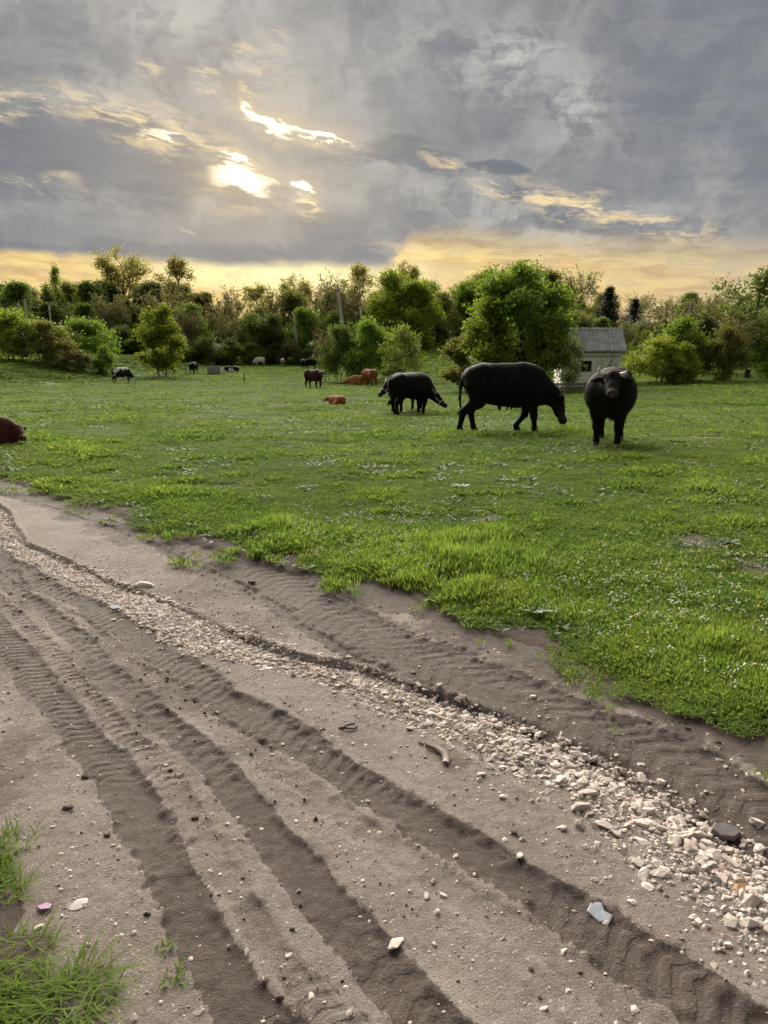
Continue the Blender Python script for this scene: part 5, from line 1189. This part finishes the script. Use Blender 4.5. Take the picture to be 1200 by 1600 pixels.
place(b1, 2.55, 15.55, 2, 1.03, 'large black water buffalo seen side on, grazing with its head down', 'buffalo', HB)
# buffalo that faces the viewer
b2 = bovine('water_buffalo', COAT['blackbrown'], head=(0.93, 0.05, 1.20), face=(0.90, 0.09, -0.42), vox=0.017, belly=1.25, hair=16000, horns=up_horn, ear=0.27, horn_mat=M_HORNP, neck_r=0.25,
            legs={'foreL': (0, 0.02, 0.05, 0.10), 'foreR': (0, 0, -0.02, -0.03), 'hindL': (0, 0.02, 0.08, 0.18), 'hindR': (0, 0, 0, -0.05)})
place(b2, 3.95, 13.0, -110, 0.94, 'black water buffalo with pale horns facing the viewer', 'buffalo', HB)
# pair farther off
b3 = bovine('water_buffalo', COAT['black'], head=(0.90, -0.22, 0.60), face=(0.50, -0.6, -0.70), vox=0.028, belly=1.18, horns=back_horn, halter=True, legs={'hindL': (0, 0, 0.1, 0.16), 'foreR': (0, 0, -0.05, -0.1)})
place(b3, 0.88, 24.2, 36, 0.95, 'black haltered buffalo grazing with its rump toward the viewer, nearer of the pair', 'buffalo', HB)
b4 = bovine('water_buffalo', COAT['black'], head=(0.97, -0.02, 1.0), face=(0.75, -0.25, -0.75), vox=0.028, belly=1.0, horns=back_horn, halter=True)
place(b4, 0.72, 25.8, -128, 0.95, 'black buffalo with white nose rope looking at the viewer, half hidden by its partner', 'buffalo', HB)
# lying animals
l1 = bovine('lying_cow', COAT['red'], head=(0.95, 0.1, 1.15), face=(0.8, 0.5, -0.3), lying=True, vox=0.032, buffalo=False, ear=0.15)
place(l1, -1.95, 30.8, 125, 0.56, 'small red brown calf lying in the grass in mid pasture', 'cow')
l2 = bovine('lying_cow', COAT['darkred'], head=(0.86, -0.12, 1.02), face=(0.45, -0.85, -0.45), lying=True, vox=0.024, buffalo=False, ear=0.16, belly=1.0, hair=7000)
place(l2, -6.82, 12.7, 12, 0.60, 'dark red brown cow lying at the left edge, cut by the frame', 'cow')
l3 = bovine('lying_cow', COAT['orange'], head=(1.0, 0, 0.98), face=(0.9, 0.1, -0.4), lying=True, vox=0.05, buffalo=False, ear=0.15)
place(l3, -2.0, 61.0, 178, 1.0, 'orange brown cow lying under the central bushes', 'cow')
l4 = bovine('lying_cow', COAT['pied'], head=(0.95, 0.1, 1.1), face=(0.8, 0.4, -0.3), lying=True, vox=0.05, buffalo=False, ear=0.14)
place(l4, -18.6, 92, 185, 0.95, 'black and white calf lying near the stone trough', 'cow')
# standing and grazing cattle
c1 = bovine('grazing_cow', COAT['pied'], head=(1.02, 0.05, 0.58), face=(0.4, 0.1, -1), vox=0.04, buffalo=False, ear=0.15, belly=0.95)
place(c1, -22.6, 64.8, -12, 0.98, 'black and white cow grazing alone in the left pasture', 'cow')
c2 = bovine('standing_cow', COAT['brown'], head=(1.05, -0.15, 1.12), face=(0.8, -0.5, -0.45), vox=0.036, buffalo=False, ear=0.17, horns=lambda u: (0.12 * u, 0.14 * u * u, 0))
place(c2, -5.05, 54.2, -46, 0.98, 'dark brown cow standing in mid pasture left of the bushes', 'cow')
c3 = bovine('grazing_cow', COAT['red'], head=(1.02, 0.05, 0.58), face=(0.4, 0.1, -1), vox=0.04, buffalo=False, ear=0.15)
place(c3, -1.15, 57.5, 125, 0.95, 'orange red cow grazing with its rump to the viewer by the central bushes', 'cow')
c4 = bovine('grazing_cow', COAT['white'], head=(1.02, 0.05, 0.58), face=(0.4, 0.1, -1), vox=0.05, buffalo=False, ear=0.15)
place(c4, -19.0, 115, -150, 0.95, 'white cow with dark head markings grazing before the wood', 'cow')
c5 = bovine('standing_calf', COAT['tan'], head=(1.0, 0.0, 1.1), face=(0.8, 0.1, -0.5), vox=0.05, buffalo=False, ear=0.15)
place(c5, -15.3, 114, -80, 0.82, 'tan and white calf standing before the wood', 'calf')
c6 = bovine('grazing_cow', COAT['black'], head=(1.02, 0.05, 0.58), face=(0.4, 0.1, -1), vox=0.05, buffalo=False, ear=0.15)
place(c6, -24.9, 86.5, 188, 0.98, 'black cow grazing beside the lone left tree', 'cow')
def again(src, x, y, heading, s, label):
    o = copy_tree(src); return place(o, x, y, heading, s, label, 'cow')
c7 = bovine('standing_cow', COAT['black'], head=(1.05, 0.0, 1.12), face=(0.8, 0.1, -0.45), vox=0.05, buffalo=False, ear=0.15)
place(c7, -22.4, 88.5, -98, 0.95, 'black cow standing end on, left of the stone trough', 'cow')
again(c6, -41.2, 113, 35, 0.85, 'black cow grazing far back on the left slope')
again(c6, -9.9, 104, 20, 0.95, 'black cow grazing behind the brown cow, right of two')
again(c7, -11.2, 105, -75, 0.9, 'black cow standing behind the brown cow, left of two')

# things of one kind that stand in a row are told apart by their order from the left
ORD = ['first', 'second', 'third', 'fourth', 'fifth', 'sixth', 'seventh', 'eighth', 'ninth', 'tenth', 'eleventh', 'twelfth', 'thirteenth', 'fourteenth', 'fifteenth']
same = {}
for o in COL.objects:
    if o.parent is None and 'label' in o and 'group' in o: same.setdefault(o['label'], []).append(o)
for lb, os_ in same.items():
    if len(os_) < 2: continue
    os_.sort(key=lambda o: o.location.x / max(o.location.y, 0.1))
    for i, o in enumerate(os_): o['label'] = '%s, %s from left' % (lb, ORD[min(i, 14)])
